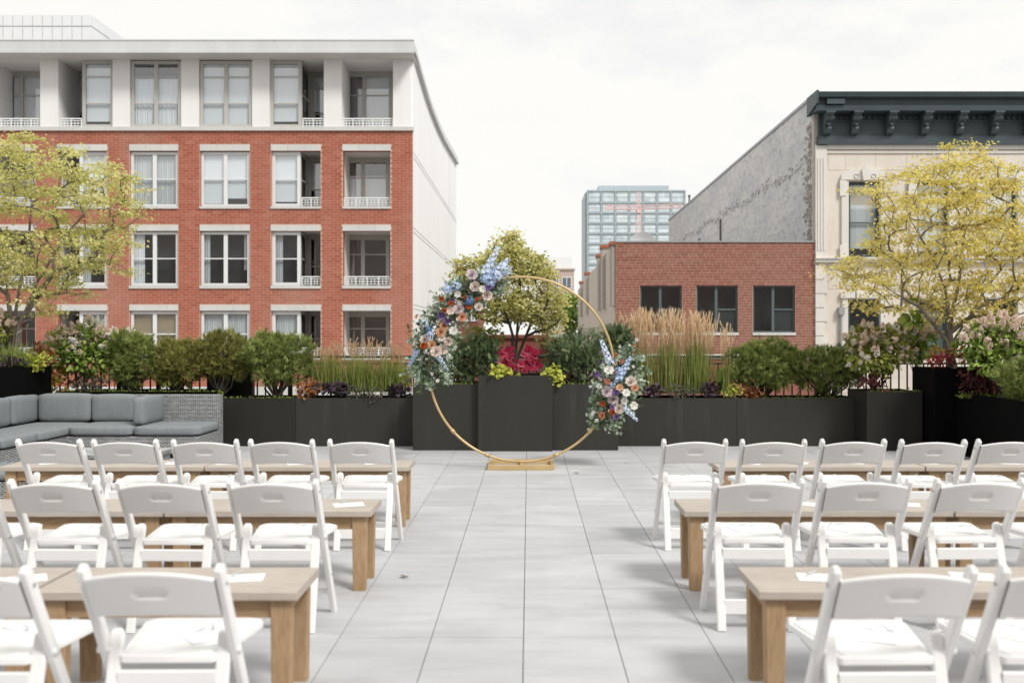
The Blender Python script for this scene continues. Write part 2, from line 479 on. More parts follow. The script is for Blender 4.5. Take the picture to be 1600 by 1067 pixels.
M['stucco'] = plain('off white stucco', (0.84,0.825,0.81), (0.77,0.755,0.74), 1.6, 0.85, 0.1, 30, stretch=(1,1,0.12))
M['white_wall'] = plain('white painted wall', (0.87,0.87,0.86), (0.80,0.80,0.79), 0.8, 0.8, 0.05, 10, stretch=(1,1,0.12))
M['white_panel'] = plain('white metal panel', (0.76,0.768,0.775), (0.72,0.73,0.738), 0.5, 0.5)
M['fascia'] = plain('pale grey fascia', (0.65,0.655,0.655), (0.58,0.585,0.585), 1.2, 0.6, stretch=(1,1,0.3))
M['soffit'] = plain('soffit', (0.72,0.70,0.665), (0.68,0.66,0.63), 0.8, 0.8)
M['frame'] = plain('white vinyl window frame', (0.76,0.765,0.76), (0.72,0.725,0.72), 2, 0.45)
M['frame_beige'] = plain('beige balcony frame', (0.50,0.485,0.455), (0.46,0.45,0.42), 2, 0.5)
M['rail_white'] = plain('white balcony rail', (0.76,0.77,0.76), (0.72,0.73,0.72), 2, 0.5)
M['blind'] = plain('white blind', (0.85,0.87,0.89), (0.82,0.84,0.86), 3, 0.8, stretch=(8,1,0.2))
M['curtain'] = plain('grey curtain', (0.66,0.68,0.67), (0.46,0.49,0.49), 2.5, 0.9, stretch=(3,1,0.05))
M['tan_blind'] = plain('tan blind', (0.42,0.33,0.215), (0.36,0.28,0.18), 3, 0.8, stretch=(0.3,1,6))
M['room'] = plain('dark room', (0.05,0.05,0.05), (0.035,0.035,0.037), 0.6, 0.9)  # near-black colour carries the shade of unlit rooms
M['glass'] = glass_mat('window glass', (0.95,0.98,1.0), 0.20)
M['glass_screen'] = glass_mat('screened glass', (0.80,0.83,0.84), 0.10)
M['glass_dark'] = glass_mat('dark window glass', (0.55,0.62,0.62), 0.11)
M['frame_dark'] = plain('grey green window frame', (0.105,0.135,0.14), (0.085,0.11,0.115), 2, 0.5)
M['stone'] = stone_mat('beige limestone', (0.64,0.565,0.485), (0.71,0.64,0.56), (0.74,0.69,0.63))
M['stone_trim'] = stone_mat('pale limestone mouldings', (0.67,0.63,0.575), (0.72,0.68,0.63), (0.75,0.72,0.67))
M['cornice'] = plain('slate green cornice', (0.060,0.080,0.086), (0.048,0.066,0.072), 1, 0.5)
M['painted_brick'] = painted_brick_mat('grey painted brick')
M['old_brick'] = brick_mat('old brick', [(0.40,0.36,0.32),(0.50,0.46,0.42),(0.28,0.25,0.22)], (0.52,0.50,0.48))
M['plaster'] = stone_mat('beige plaster', (0.50,0.44,0.37), (0.56,0.50,0.43), (0.44,0.39,0.33))
M['terracotta'] = plain('terracotta', (0.40,0.13,0.07), (0.33,0.10,0.05), 3, 0.8)
M['metal_grey'] = plain('grey sheet metal', (0.36,0.37,0.38), (0.30,0.31,0.32), 1, 0.5, metal=0.2)

# ------------------------------------------------------------------ setting: street, terrace, pavers
GROUND = -7.0
o = MB().box(-900, 900, -200, 1600, GROUND-0.5, GROUND).build('street_ground', M['street']); tag(o, kind='structure')
TX0, TX1, TY0, TY1 = -8.2, 6.9, -3.0, 13.85
terrace = MB().box(TX0, TX1, TY0, TY1, GROUND, -0.022).build('terrace_floor', M['slab']); tag(terrace, kind='structure')
o = MB().box(-16, 16, TY0-6, TY0-1.2, GROUND, 5.4).build('rear_wall', plain('rear brick wall', (0.40,0.32,0.28), (0.34,0.27,0.24), 1, 0.85)); tag(o, kind='structure')
o = MB().box(-60, 60, -48, -34, GROUND, 15.5).build('opposite_block', plain('opposite masonry', (0.30,0.27,0.25), (0.38,0.36,0.34), 0.2, 0.85)); tag(o, kind='structure')
PW, PD = 0.457, 0.915
tile_me = MB().box(-PW/2+0.0021, PW/2-0.0021, -PD/2+0.0012, PD/2-0.0012, -0.02, 0).mesh('paver', M['paver'])
rest = MB()
i0 = int(math.floor((TX0+0.025)/PW)); n_t = 0
for i in range(i0, int((TX1+0.025)/PW)+1):
    for k in range(-8, 11):
        cx = -0.025 + PW*(i+0.5); cy = 4.73 + PD*(k+0.5)
        if cx-PW/2 < TX0 or cx+PW/2 > TX1 or cy-PD/2 < TY0 or cy+PD/2 > TY1: continue
        far = cy+PD/2
        vis = far > 4.0 and cy-PD/2 < 12.9 and (CX+(cx-PW/2)*F/far if cx > 0 else CX+(cx-PW/2)*F/far) < 1605 and CX+(cx+PW/2)*F/far > -5
        if vis and n_t < 300:
            t_ = bpy.data.objects.new('paver', tile_me); link(t_, terrace); t_.location = (cx, cy, rng.normal(0, 0.0006)); n_t += 1
        else:
            rest.box(cx-PW/2+0.0026, cx+PW/2-0.0026, cy-PD/2+0.0012, cy+PD/2-0.0012, -0.02, 0, skip='b')
o = rest.build('outer_pavers', M['paver'], terrace); o['kind'] = 'stuff'

# ------------------------------------------------------------------ planters
def planter(x0, x1, y0, y1, h, label, mat='planter', group='dark planters round the terrace'):
    e = thing('planter_box', label, 'planter', ((x0+x1)/2, (y0+y1)/2, 0), group)
    m = MB(); t = 0.035
    m.box(x0, x1, y0, y0+t, 0, h); m.box(x0, x1, y1-t, y1, 0, h)
    m.box(x0, x0+t, y0+t, y1-t, 0, h); m.box(x1-t, x1, y0+t, y1-t, 0, h)
    m.build('shell', M[mat], e)
    MB().box(x0+t, x1-t, y0+t, y1-t, 0.02, h-0.05).build('soil', M['soil'], e)
    return e
planter(PX(747,12.28), PX(863,12.28), 12.28, 13.2, 0.973, 'tall square dark planter with the red-leaved plant, behind the gold ring')
planter(PX(645,12.38), PX(747,12.28)-0.003, 12.38, 13.2, 0.86, 'dark planter joined to the left side of the tall central planter')
planter(PX(863,12.28)+0.003, PX(966,12.38), 12.38, 13.2, 0.86, 'dark planter joined to the right side of the tall central planter')
planter(PX(462,12.84)+0.004, PX(645,12.38)-0.004, 12.84, 13.5, 0.647, 'low long dark planter with grasses, left of the ring')
planter(PX(340,12.84), PX(462,12.84), 12.842, 13.5, 0.647, 'low dark planter beside the wicker end of the sofa', 'planter_dim')
planter(PX(966,12.38)+0.004, PX(1151,12.84), 12.84, 13.5, 0.647, 'low long dark planter with tall plumed grasses, right of the ring')
planter(PX(1151,12.84)+0.004, PX(1343,12.84), 12.842, 13.5, 0.647, 'low dark planter with two pines, right of the plumed grasses', 'planter')
planter(4.38, 5.10, 12.35, 13.1, 0.762, 'square dark planter with a pink hydrangea near the right corner', 'planter_dim')
planter(5.13, 6.1, 12.04, 12.75, 1.075, 'tall shaded corner planter holding the right yellow tree', 'planter_shaded')
planter(5.40, 6.1, 6.5, 12.03, 0.775, 'long shaded planter running along the right edge towards the viewer', 'planter_shaded')
planter(-6.30, PX(340,12.84)-0.004, 12.80, 13.5, 0.735, 'low shaded planter behind the grey sofa', 'planter_shaded')
planter(-7.4, -6.315, 11.95, 12.62, 1.09, 'tall shaded corner planter holding the left tree', 'planter_shaded')

# ------------------------------------------------------------------ railing behind the planters
RY = 13.68
rail = thing('railing', 'black iron picket railing behind the planters', 'railing', (0, RY, 0))
for z0, z1, nm in ((1.165, 1.20, 'top_rail'), (1.075, 1.10, 'upper_rail'), (0.10, 0.13, 'bottom_rail')):
    MB().box(TX0, TX1, RY-0.02, RY+0.02, z0, z1).build(nm, M['rail'], rail)
pk = MB().box(-0.009, 0.009, -0.009, 0.009, 0.131, 1.074).mesh('picket', M['rail'])
x = TX0+0.06; k = 0
while x < TX1:
    if k % 16 == 8:
        MB().box(x-0.03, x+0.03, RY-0.021, RY+0.021, 0, 1.164).build('post', M['rail'], rail)
    else:
        p_ = bpy.data.objects.new('picket', pk); link(p_, rail); p_.location = (x, 0, 0)
    x += 0.118; k += 1

cab = thing('utility_box', 'black box standing behind the pines beside the sofa end', 'box', (PX(360,13.57), 13.57, 0.6))
MB().box(PX(325,13.57), PX(396,13.57), 13.52, 13.64, 0.62, 1.06).build('body', M['rail'], cab)
MB().box(PX(323,13.57), PX(398,13.57), 13.515, 13.645, 1.063, 1.085).build('lid', M['rail'], cab)
MB().box(PX(330,13.57), PX(335,13.57), 13.55, 13.62, 0, 0.618).build('foot', M['rail'], cab)
MB().box(PX(387,13.57), PX(392,13.57), 13.55, 13.62, 0, 0.618).build('foot', M['rail'], cab)

# ------------------------------------------------------------------ brickwork and walls with openings
BL, BH, GAP, PROUD = 0.3048, 0.1016, 0.021, 0.010
brick_meshes = {}
def brickwork(parent, x0, x1, z0, z1, y, holes, mat, mortar_name, individual=True, nmax=300):
    key = mat.name
    if key not in brick_meshes:
        g = GAP/2
        brick_meshes[key] = MB().box(-BL/2+g, BL/2-g, -PROUD, 0.001, -BH/2+g, BH/2-g, skip='k').mesh('brick', mat)
    rest = MB(); full = []
    nrow = int(round((z1-z0)/BH)); bh = (z1-z0)/nrow; g = GAP/2
    for r_ in range(nrow):
        za, zb = z0+r_*bh, z0+(r_+1)*bh; zc = (za+zb)/2
        blocks = sorted((h[0], h[1]) for h in holes if h[2]-0.02 < zc < h[3]+0.02)
        off = [0, BL/2, BL/3, BL*0.83][r_ % 4] if parent.name.startswith('red_brick') else (r_ % 2)*BL/2
        x = x0-off
        while x < x1:
            segs = [(max(x, x0), min(x+BL, x1))]
            for b0, b1 in blocks:
                nx = []
                for a, b in segs:
                    if b <= b0 or a >= b1: nx.append((a, b)); continue
                    if a < b0: nx.append((a, b0))
                    if b > b1: nx.append((b1, b))
                segs = nx
            for a, b in segs:
                if b-a < 0.05: continue
                if abs(b-a-BL) < 1e-4: full.append(((a+b)/2, zc))
                else: rest.box(a+g, b-g, y-PROUD, y+0.001, za+g, zb-g, skip='k')
            x += BL
    def vis(c):
        px, py = CX+c[0]*F/y, CY-(c[1]-EYE)*F/y
        return 0 < px < 1600 and py < 545
    cand = [c for c in full if vis(c)]
    cand.sort(key=lambda c: -c[1]) if individual else None
    pick = set(cand[:nmax])
    for c in full:
        if c in pick:
            b_ = bpy.data.objects.new('brick', brick_meshes[key]); link(b_, parent)
            b_.location = Vector((c[0], y+rng.normal(0, 0.0012), c[1])) - parent.location
        else:
            rest.box(c[0]-BL/2+g, c[0]+BL/2-g, y-PROUD, y+0.001, c[1]-BH/2+g, c[1]+BH/2-g, skip='k')
    o = rest.build('brick_courses', mat, parent); o['kind'] = 'stuff'
def wall_cells(x0, x1, z0, z1, y, holes, depth, name, mat, parent, reveal_mat=None):
    """flat wall with rectangular openings whose sides go back by 'depth'"""
    xs = sorted({x0, x1, *[min(max(h[i], x0), x1) for h in holes for i in (0, 1)]})
    zs = sorted({z0, z1, *[min(max(h[i], z0), z1) for h in holes for i in (2, 3)]})
    m = MB()
    for a, b in zip(xs, xs[1:]):
        for c, d in zip(zs, zs[1:]):
            xm, zm = (a+b)/2, (c+d)/2
            if any(h[0] < xm < h[1] and h[2] < zm < h[3] for h in holes): continue
            m.quad((a,y,c),(b,y,c),(b,y,d),(a,y,d))
    w = m.build(name, mat, parent) if m.f else None
    for h in holes:
        m = MB()
        a, b, c, d = h[:4]; dp = h[4] if len(h) > 4 else depth
        d -= 0.003
        m.quad((a,y,c),(a,y,d),(a,y+dp,d),(a,y+dp,c)); m.quad((b,y,d),(b,y,c),(b,y+dp,c),(b,y+dp,d))
        m.quad((a,y,d),(b,y,d),(b,y+dp,d),(a,y+dp,d)); m.quad((b,y,c),(a,y,c),(a,y+dp,c),(b,y+dp,c))
        m.build('reveal', reveal_mat or mat, parent)
    return w
def grid_window(parent, x0, x1, z0, z1, y, cols, rows, fr, bar, mat, glass, back=None, sash=0.0, glass_low=None, axis='y', name='window', backing=0.40):
    """frame with panes. cols, rows: inner bar positions as fractions. back: list of (material, x0, x1, z0, z1 fractions)"""
    e_loc = parent
    m = MB(); dpt = 0.07
    xs = [x0+fr] ; zs = [z0+fr]
    def bx(a, b, c, d, e, f_):
        m.box(a, b, c, d, e, f_)
    bx(x0, x0+fr, y, y+dpt, z0, z1); bx(x1-fr, x1, y, y+dpt, z0, z1)
    bx(x0+fr, x1-fr, y, y+dpt, z1-fr, z1); bx(x0+fr, x1-fr, y, y+dpt, z0, z0+fr)
    cx = [x0+fr]+[x0+c*(x1-x0) for c in cols]+[x1-fr]
    for c in cols: bx(x0+c*(x1-x0)-bar/2, x0+c*(x1-x0)+bar/2, y+0.002, y+dpt, z0+fr, z1-fr)
    rz = [z0+fr]+[z0+r_*(z1-z0) for r_ in rows]+[z1-fr]
    for r_ in rows:
        for a, b in zip(cx, cx[1:]):
            bx(a+0.01, b-0.01, y+0.012, y+dpt-0.003, z0+r_*(z1-z0)-0.022, z0+r_*(z1-z0)+0.022)
    w = m.build(name, mat, parent)
    for a, b in zip(cx, cx[1:]):
        for i, (c, d) in enumerate(zip(rz, rz[1:])):
            g = glass_low if (glass_low is not None and i == 0 and len(rz) > 2) else glass
            p = MB().quad((a-0.005,y+0.033,c-0.005),(b+0.005,y+0.033,c-0.005),(b+0.005,y+0.033,d+0.005),(a-0.005,y+0.033,d+0.005))
            o = bpy.data.objects.new('pane', p.mesh('pane', g)); COL.objects.link(o); o.parent = w
    if backing:
        o = bpy.data.objects.new('room_dark', MB().quad((x0,y+backing,z0),(x1,y+backing,z0),(x1,y+backing,z1),(x0,y+backing,z1)).mesh('room_dark', M['room'])); COL.objects.link(o); o.parent = w  # dark sheet standing in for the shade inside the room
    for mt, a, b, c, d, nm in (back or []):
        o = bpy.data.objects.new(nm, None)
        q = MB()
        xa, xb, za, zb = x0+a*(x1-x0), x0+b*(x1-x0), z0+c*(z1-z0), z0+d*(z1-z0)
        if nm == 'curtain':
            n = max(8, int((xb-xa)/0.035)); pr = [(xa+(xb-xa)*i/n, y+0.15+0.018*math.sin(i*2.3)+0.010*math.sin(i*1.1)) for i in range(n+1)]
            for (p0, q0), (p1, q1) in zip(pr, pr[1:]): q.quad((p0,q0,za),(p1,q1,za),(p1,q1,zb),(p0,q0,zb))
        else:
            q.box(xa, xb, y+0.12, y+0.128, za, zb)
        o = bpy.data.objects.new(nm, q.mesh(nm, mt, nm == 'curtain')); COL.objects.link(o); o.parent = w
    return w

# ------------------------------------------------------------------ left: brick apartment building
YL = 37.4
M['recess'] = plain('recess plaster', (0.74,0.72,0.68), (0.70,0.68,0.645), 0.8, 0.8)
lx = lambda p: PX(p, YL)
lz = lambda p: PZ(p, YL)
apt = thing('apartment_building', 'red brick apartment building with white top storey on the left', 'building', (lx(295), YL, GROUND))
XL0, XL1 = lx(-110), lx(645)
floors = [(226.5, 236, 323, 326.5), (352, 361, 446.5, 451), (476.5, 485.5, 558, 562)]
win_cols = [(203, 278), (313, 390)]
bay_cols = [(424, 501, 1), (90, 167, -1)]
bal_cols = [(536, 610, 1), (-19, 55, -1)]
holes = []; RD = 1.5
for (l0, l1, o1, s1) in floors:
    for a, b in win_cols: holes.append((lx(a), lx(b), lz(o1), lz(l1), 0.16))
    for a, b, s_ in bay_cols+bal_cols: holes.append((lx(a), lx(b), lz(o1), lz(l1), 0.30))
trim_holes = []
for (l0, l1, o1, s1) in floors:
    for a, b in win_cols+[c[:2] for c in bay_cols+bal_cols]:
        trim_holes.append((lx(a)-0.02, lx(b)+0.02, lz(s1), lz(l0)))
Z_LEDGE, Z_BASE = lz(205), lz(604)
wall_cells(XL0, XL1, Z_BASE, Z_LEDGE, YL, holes, 0.16, 'wall', M['mortar_l'], apt, M['brick_l'])
brickwork(apt, XL0, XL1, Z_BASE, Z_LEDGE, YL, trim_holes, M['brick_l'], 'mortar')
# stone base below
MB().box(XL0, XL1, YL-0.06, YL+0.3, lz(622), Z_BASE).build('base_course', M['lime'], apt)
MB().box(XL0, XL1, YL-0.02, YL+0.3, GROUND, lz(622)).build('lower_wall', M['brick_l'], apt)
# closed body behind the facade (roof, back, interior partition)
YB = 59.9
MB().box(XL0, XL1-0.02, YL+2.9, YB-0.1, GROUND, lz(93)-0.1).build('interior', M['room'], apt)
floor_z = [lz(199)-0.12, lz(326), lz(451), lz(562)]
m = MB()
for z in floor_z: m.box(XL0, XL1-0.3, YL+0.17, YL+2.9, z-0.35, z-0.1)
m.build('floor_slab', M['soffit'], apt)
for (l0, l1, o1, s1) in floors:
    for a, b in win_cols+[c[:2] for c in bay_cols+bal_cols]:
        n_ = 3; A, B = lx(a)-0.02, lx(b)+0.02
        for i in range(n_):
            MB().box(A+(B-A)*i/n_+0.003, A+(B-A)*(i+1)/n_-0.003, YL-0.035, YL+0.12, lz(l1), lz(l0)).build('lintel', M['lime'], apt)
        MB().box(A, B, YL-0.06, YL+0.12, lz(s1), lz(o1)).build('sill', M['lime'], apt)

fl_specs = {  # what hangs behind the glass
 (0,0): [('curtain','curtain',0.03,0.46,0.04,0.93),('curtain','curtain',0.53,0.97,0.04,0.93)],
 (0,1): [('blind','blind',0.03,0.48,0.06,0.97),('blind','blind',0.52,0.97,0.16,0.97)],
 (1,0): [('blind','curtain',0.04,0.26,0.04,0.97)],
 (1,1): [('curtain','curtain',0.04,0.16,0.04,0.97),('curtain','curtain',0.86,0.96,0.3,0.97)],
 (2,0): [('tan_blind','blind',0.03,0.48,0.35,0.97),('tan_blind','blind',0.52,0.97,0.35,0.97)],
 (2,1): [('curtain','curtain',0.03,0.97,0.04,0.97)],
}
def mirror(a, b, s_): return (a, b)
def apt_rail(xa, xb, z0, y):
    m = MB(); h = 0.36
    for zc in (z0+0.05, z0+0.15, z0+0.25): m.box(xa, xb, y, y+0.03, zc-0.014, zc+0.014)
    m.box(xa-0.01, xb+0.01, y-0.008, y+0.04, z0+h-0.05, z0+h)
    n = max(2, int(round((xb-xa)/0.42)))
    for i in range(n+1):
        x = xa+(xb-xa)*i/n
        m.box(x-0.022, x+0.022, y-0.004, y+0.034, z0, z0+h-0.051)
        if i < n:
            for f_ in (0.35, 0.65):
                xx = x+(xb-xa)/n*f_; m.box(xx-0.012, xx+0.012, y+0.004, y+0.026, z0+0.05, z0+0.25)
    m.build('balcony_rail', M['rail_white'], apt)
def balcony(a, b, s_, zt, zb, y_back, fi, top):
    """recessed loggia: back window wall, ceiling, rail"""
    A, B = lx(a), lx(b)
    fr = M['frame_beige']
    f_ = (lambda u: u) if s_ > 0 else (lambda u: 1-u)
    cols = sorted([f_(0.31), f_(0.80)])
    back = []
    if fi == 0: back = [('blind','blind',*sorted((f_(0.02),f_(0.97))),0.0,0.70)] if not top else [('blind','blind',*sorted((f_(0.30),f_(0.99))),0.0,0.97)]
    if fi == 1: back = [('curtain','curtain',*sorted((f_(0.86),f_(0.97))),0.0,0.5)]
    grid_window(apt, A-0.1, B+0.1, zb, zt-0.12, y_back-0.12, cols, [0.66], 0.10, 0.15, fr, M['glass'],
                [(M[k], u, v, c, d, nm) for k, nm, u, v, c, d in back], name='balcony_window')
    MB().box(A-0.1, B+0.1, y_back-0.12, y_back-0.02, zt-0.119, zt+0.02).build('header', fr, apt)
    apt_rail(A+0.03, B-0.03, zb+0.02, YL+0.10)
def bay(a, b, s_, zt, zb, y_back, fi, top):
    A, B = lx(a), lx(b)
    w = (B-A)*0.58
    x0, x1 = (A, A+w) if s_ > 0 else (B-w, B)
    fr = M['frame'] if not top else M['frame_beige']
    spec = {0: [('blind','blind',0.1,0.9,0.10,0.95)], 1: [('curtain','curtain',0.1,0.35,0.05,0.95)], 2: [('curtain','curtain',0.08,0.92,0.04,0.95)]}[min(fi, 2)]
    rows = [0.50] if not top else [0.36, 0.76]
    grid_window(apt, x0, x1, zb, zt-0.02, YL+0.10, [], rows, 0.13, 0.1, fr, M['glass'], [(M[k], u, v, c, d, nm) for k, nm, u, v, c, d in spec], glass_low=M['glass_screen'])
    # glazed side going back into the recess
    xs = x1-0.005 if s_ > 0 else x0+0.005
    m = MB(); t = 0.08
    a0, a1 = (xs-t, xs) if s_ > 0 else (xs, xs+t)
    y0, y1 = YL+0.171, y_back-0.13
    m.box(a0, a1, y0, y0+0.14, zb, zt-0.02); m.box(a0, a1, y1-0.14, y1, zb, zt-0.02)
    m.box(a0, a1, y0+0.14, y1-0.14, zt-0.14, zt-0.02); m.box(a0, a1, y0+0.14, y1-0.14, zb, zb+0.12)
    m.box(a0+0.01, a1-0.01, y0+0.14, y1-0.14, zb+0.49*(zt-zb), zb+0.52*(zt-zb))
    sw = m.build('side_window', M['frame_beige'], apt)
    xg = (a0+a1)/2
    for c, d in ((zb+0.12, zb+0.49*(zt-zb)), (zb+0.52*(zt-zb), zt-0.14)):
        o = bpy.data.objects.new('pane', MB().quad((xg,y0+0.135,c-0.004),(xg,y1-0.135,c-0.004),(xg,y1-0.135,d+0.004),(xg,y0+0.135,d+0.004)).mesh('pane', M['glass'])); COL.objects.link(o); o.parent = sw
    r0, r1 = (x1, B) if s_ > 0 else (A, x0)
    grid_window(apt, r0-0.02 if s_ > 0 else r0-0.25, r1+0.25 if s_ > 0 else r1+0.02, zb, zt-0.12, y_back-0.12, [0.1 if s_ > 0 else 0.9], [0.36 if top else 0.42] + ([0.76] if top else []), 0.07, 0.07, M['frame_beige'], M['glass'],
                [(M['blind'], 0.02, 0.98, 0.40, 0.97, 'blind')] if fi == 0 else None)
    MB().box(r0, r1+0.02, y_back-0.12, y_back-0.02, zt-0.119, zt+0.02).build('header', M['frame_beige'], apt)
    apt_rail(r0+0.05, r1-0.03, zb+0.02, YL+0.10)
for fi, (l0, l1, o1, s1) in enumerate(floors):
    zt, zb = lz(l1), lz(o1)
    for ci, (a, b) in enumerate(win_cols):
        grid_window(apt, lx(a)+0.01, lx(b)-0.01, zb, zt-0.03, YL+0.08, [0.5], [0.505], 0.10, 0.15, M['frame'], M['glass'],
                    [(M[k], u, v, c, d, nm) for k, nm, u, v, c, d in fl_specs[(fi, ci)]], glass_low=M['glass_screen'])
    for a, b, s_ in bay_cols: bay(a, b, s_, zt, zb, YL+RD, fi if fi else (0 if s_ > 0 else 0), False)
    for a, b, s_ in bal_cols: balcony(a, b, s_, zt, zb, YL+RD, fi, False)
    for a, b, s_ in bay_cols+bal_cols:
        A, B, y0, y1 = lx(a)-0.004, lx(b)+0.004, YL+0.30, YL+RD
        m = MB(); m.box(A-0.05, A, y0, y1, zb, zt); m.box(B, B+0.05, y0, y1, zb, zt); m.box(A, B, y0, y1, zt+0.001, zt+0.05); m.box(A, B, y0, y1, zb-0.05, zb-0.001)
        m.build('recess_lining', M['recess'], apt)
# top storey: white piers
RD4 = 1.85
z4t, z4b = lz(93), lz(199)
win4 = [(203, 283), (311, 394)]
bay4 = [(421, 506, 1), (91, 176, -1)]
bal4 = [(534, 614, 1), (-17, 63, -1)]
h4 = [(lx(a), lx(b), z4b, z4t, 0.14) for a, b in win4] + [(lx(a), lx(b), z4b, z4t, RD4) for a, b, s_ in bay4+bal4]
wall_cells(lx(641)-0.001, lx(641), z4b, z4t, YL-0.01, h4, 0.14, 'pier_edge', M['stucco'], apt)
ed = sorted(h[:2] for h in h4); xs_ = [XL0]+[v for h in ed for v in h]+[lx(641)-0.002]
for a, b in zip(xs_[::2], xs_[1::2]):
    MB().box(a+0.001, b-0.001, YL-0.012, YL+0.12, z4b, z4t-0.001).build('pier', M['stucco'], apt)
MB().box(lx(641)+0.001, XL1-0.02, YL+0.12, YL+0.8, z4b, z4t).build('corner_pier', M['white_wall'], apt)
MB().box(XL0, XL1+0.03, YL-0.10, YL+0.11, Z_LEDGE, z4b-0.002).build('ledge', M['lime'], apt)
for ci, (a, b) in enumerate(win4):
    back = [(M['blind'], 0.03, 0.48, 0.04, 0.75, 'curtain'), (M['blind'], 0.52, 0.97, 0.04, 0.75, 'curtain')] if ci == 0 else [(M['blind'], 0.03, 0.48, 0.03, 0.97, 'blind'), (M['blind'], 0.52, 0.97, 0.03, 0.97, 'blind')]
    grid_window(apt, lx(a)+0.02, lx(b)-0.02, z4b, z4t-0.05, YL+0.06, [0.5], [0.36, 0.76], 0.12, 0.15, M['frame_beige'], M['glass'], back, glass_low=M['glass_screen'])
for a, b, s_ in bay4: bay(a, b, s_, z4t, z4b, YL+RD4, 0, True)
for a, b, s_ in bal4: balcony(a, b, s_, z4t, z4b, YL+RD4, 0, True)
# roof, soffit and cornice
YC = 36.5
zc0, zc1 = PZ(82, YC), PZ(64, YC)
XC1 = PX(646, YC)
MB().box(XL0, XC1-0.05, YC+0.05, YL+4, z4t, z4t+0.10).build('soffit', M['soffit'], apt)
m = MB(); m.box(XL0, XC1, YC, YC+0.12, z4t+0.10, zc1); m.box(XL0, XC1+0.02, YC-0.03, YC+0.10, z4t-0.02, z4t+0.10); m.box(XL0, XC1+0.015, YC-0.02, YC+0.13, zc1+0.001, zc1+0.05)
m.build('fascia', M['fascia'], apt)
MB().box(XL0, XL1-0.1, YC+0.13, YB-0.05, z4t+0.101, z4t+0.25).build('roof', M['metal_grey'], apt)
# white party wall with the swept eave
prof = [(37.46,12.42),(38.6,12.28),(40,12.1),(41.8,11.9),(44,11.75),(47,11.68),(50,11.70),(54,11.88),(57,12.04),(YB,12.18)]
n = len(prof); m = MB()
m.prism([(YL+0.13, GROUND)] + [(YB, GROUND)] + prof[::-1][:n-1] + [(YL+0.13, 12.42)], 'x', XL1-0.25, XL1)
m.build('side_wall', M['white_wall'], apt)
m = MB()
pp = [(YC+0.14, 12.40)] + prof
for (ya, za), (yb, zb_) in zip(pp, pp[1:]):
    for xa, xb, dz0, dz1 in ((XL1-0.35, XC1+0.03, 0.0, 0.16), (XL1-0.35, XC1-0.02, 0.16, 0.40)):
        k = len(m.v)
        m.v += [(xa,ya,za+dz0),(xb,ya,za+dz0),(xb,yb,zb_+dz0),(xa,yb,zb_+dz0),(xa,ya,za+dz1),(xb,ya,za+dz1),(xb,yb,zb_+dz1),(xa,yb,zb_+dz1)]
        for q in ((3,2,1,0),(4,5,6,7),(0,1,5,4),(1,2,6,5),(2,3,7,6),(3,0,4,7)): m.f.append(tuple(k+i for i in q))
m.build('side_eave', M['fascia'], apt)
for zg in (8.68, 8.50, 5.72, 5.55, 2.7, 2.53):
    MB().box(XL1-0.01, XL1+0.012, YL+0.14, YB-0.01, zg-0.012, zg+0.012).build('wall_joint', M['fascia'], apt)

# white penthouse behind the parapet
pen = thing('roof_penthouse', 'white panelled plant room on the roof of the left building', 'penthouse', (PX(60,45), 45, z4t+0.25))
px1, zt_ = PX(143, 45), PZ(24, 45)
MB().box(PX(-200,45), px1-0.02, 45.02, 56, z4t+0.25, zt_-0.02).build('core', M['fascia'], pen)
i = 0; wv = PX(15.4,45)-PX(0,45); x = px1
zm = PZ(42, 45)
pa = MB().box(-wv+0.03, 0, -0.02, 0.019, z4t+0.25, zm-0.03).mesh('panel', M['white_panel']); pb = MB().box(-wv+0.03, 0, -0.02, 0.019, zm+0.03, zt_).mesh('panel', M['white_panel'])
while x > PX(-60,45):
    for me in (pa, pb):
        o = bpy.data.objects.new('panel', me); link(o, pen); o.location = Vector((x, 45, 0))-pen.location
    x -= wv
y = 45.05
while y < 55.5:
    for z0, z1 in ((z4t+0.25, zm-0.03), (zm+0.03, zt_)):
        MB().box(px1-0.019, px1+0.01, y, y+1.4, z0, z1).build('side_panel', M['white_panel'], pen)
    y += 1.43

# ------------------------------------------------------------------ right: low brick building
YR = 36.0
M['insect_screen'] = plain('insect screen', (0.10,0.10,0.105), (0.075,0.075,0.08), 3, 0.8)
rx = lambda p: PX(p, YR)
rz_ = lambda p: PZ(p, YR)
rb = thing('red_brick_house', 'low brown brick building with three dark windows, right of the ring', 'building', (rx(1117), YR, GROUND))
XR0, XR1 = rx(962), rx(1273)
wr = [(1000, 1065.5), (1088, 1153), (1176.5, 1242.5)]
hr = [(rx(a), rx(b), rz_(519.5), rz_(446), 0.22) for a, b in wr]
wall_cells(XR0, XR1, -1.2, rz_(379), YR, hr, 0.22, 'wall', M['mortar_r'], rb, M['brick_r'])
brickwork(rb, XR0, XR1, rz_(553), rz_(379), YR, [(h[0]-0.005, h[1]+0.005, h[2]-0.11, h[3]+0.005) for h in hr], M['brick_r'], 'mortar')
MB().box(XR0, XR1, YR-0.08, YR+0.15, rz_(560), rz_(553)-0.002).build('base_course', M['lime'], rb)
MB().box(XR0, XR1, YR-0.02, YR+0.15, GROUND, rz_(560)).build('lower_wall', M['brick_r'], rb)
MB().box(XR0-0.05, XR1, YR-0.05, YR+0.35, rz_(379)+0.002, rz_(376.5)).build('coping', M['metal_grey'], rb)
MB().box(XR0+0.3, XR1, YR+0.4, 64, 4.2, 4.35).build('roof', M['metal_grey'], rb)
MB().box(XR0+0.32, XR1, YR+2.6, 63.5, GROUND, 4.19).build('interior', M['room'], rb)
MB().box(XR0+0.32, XR1, YR+0.25, YR+2.59, 1.0, 1.25).build('floor_slab', M['room'], rb)
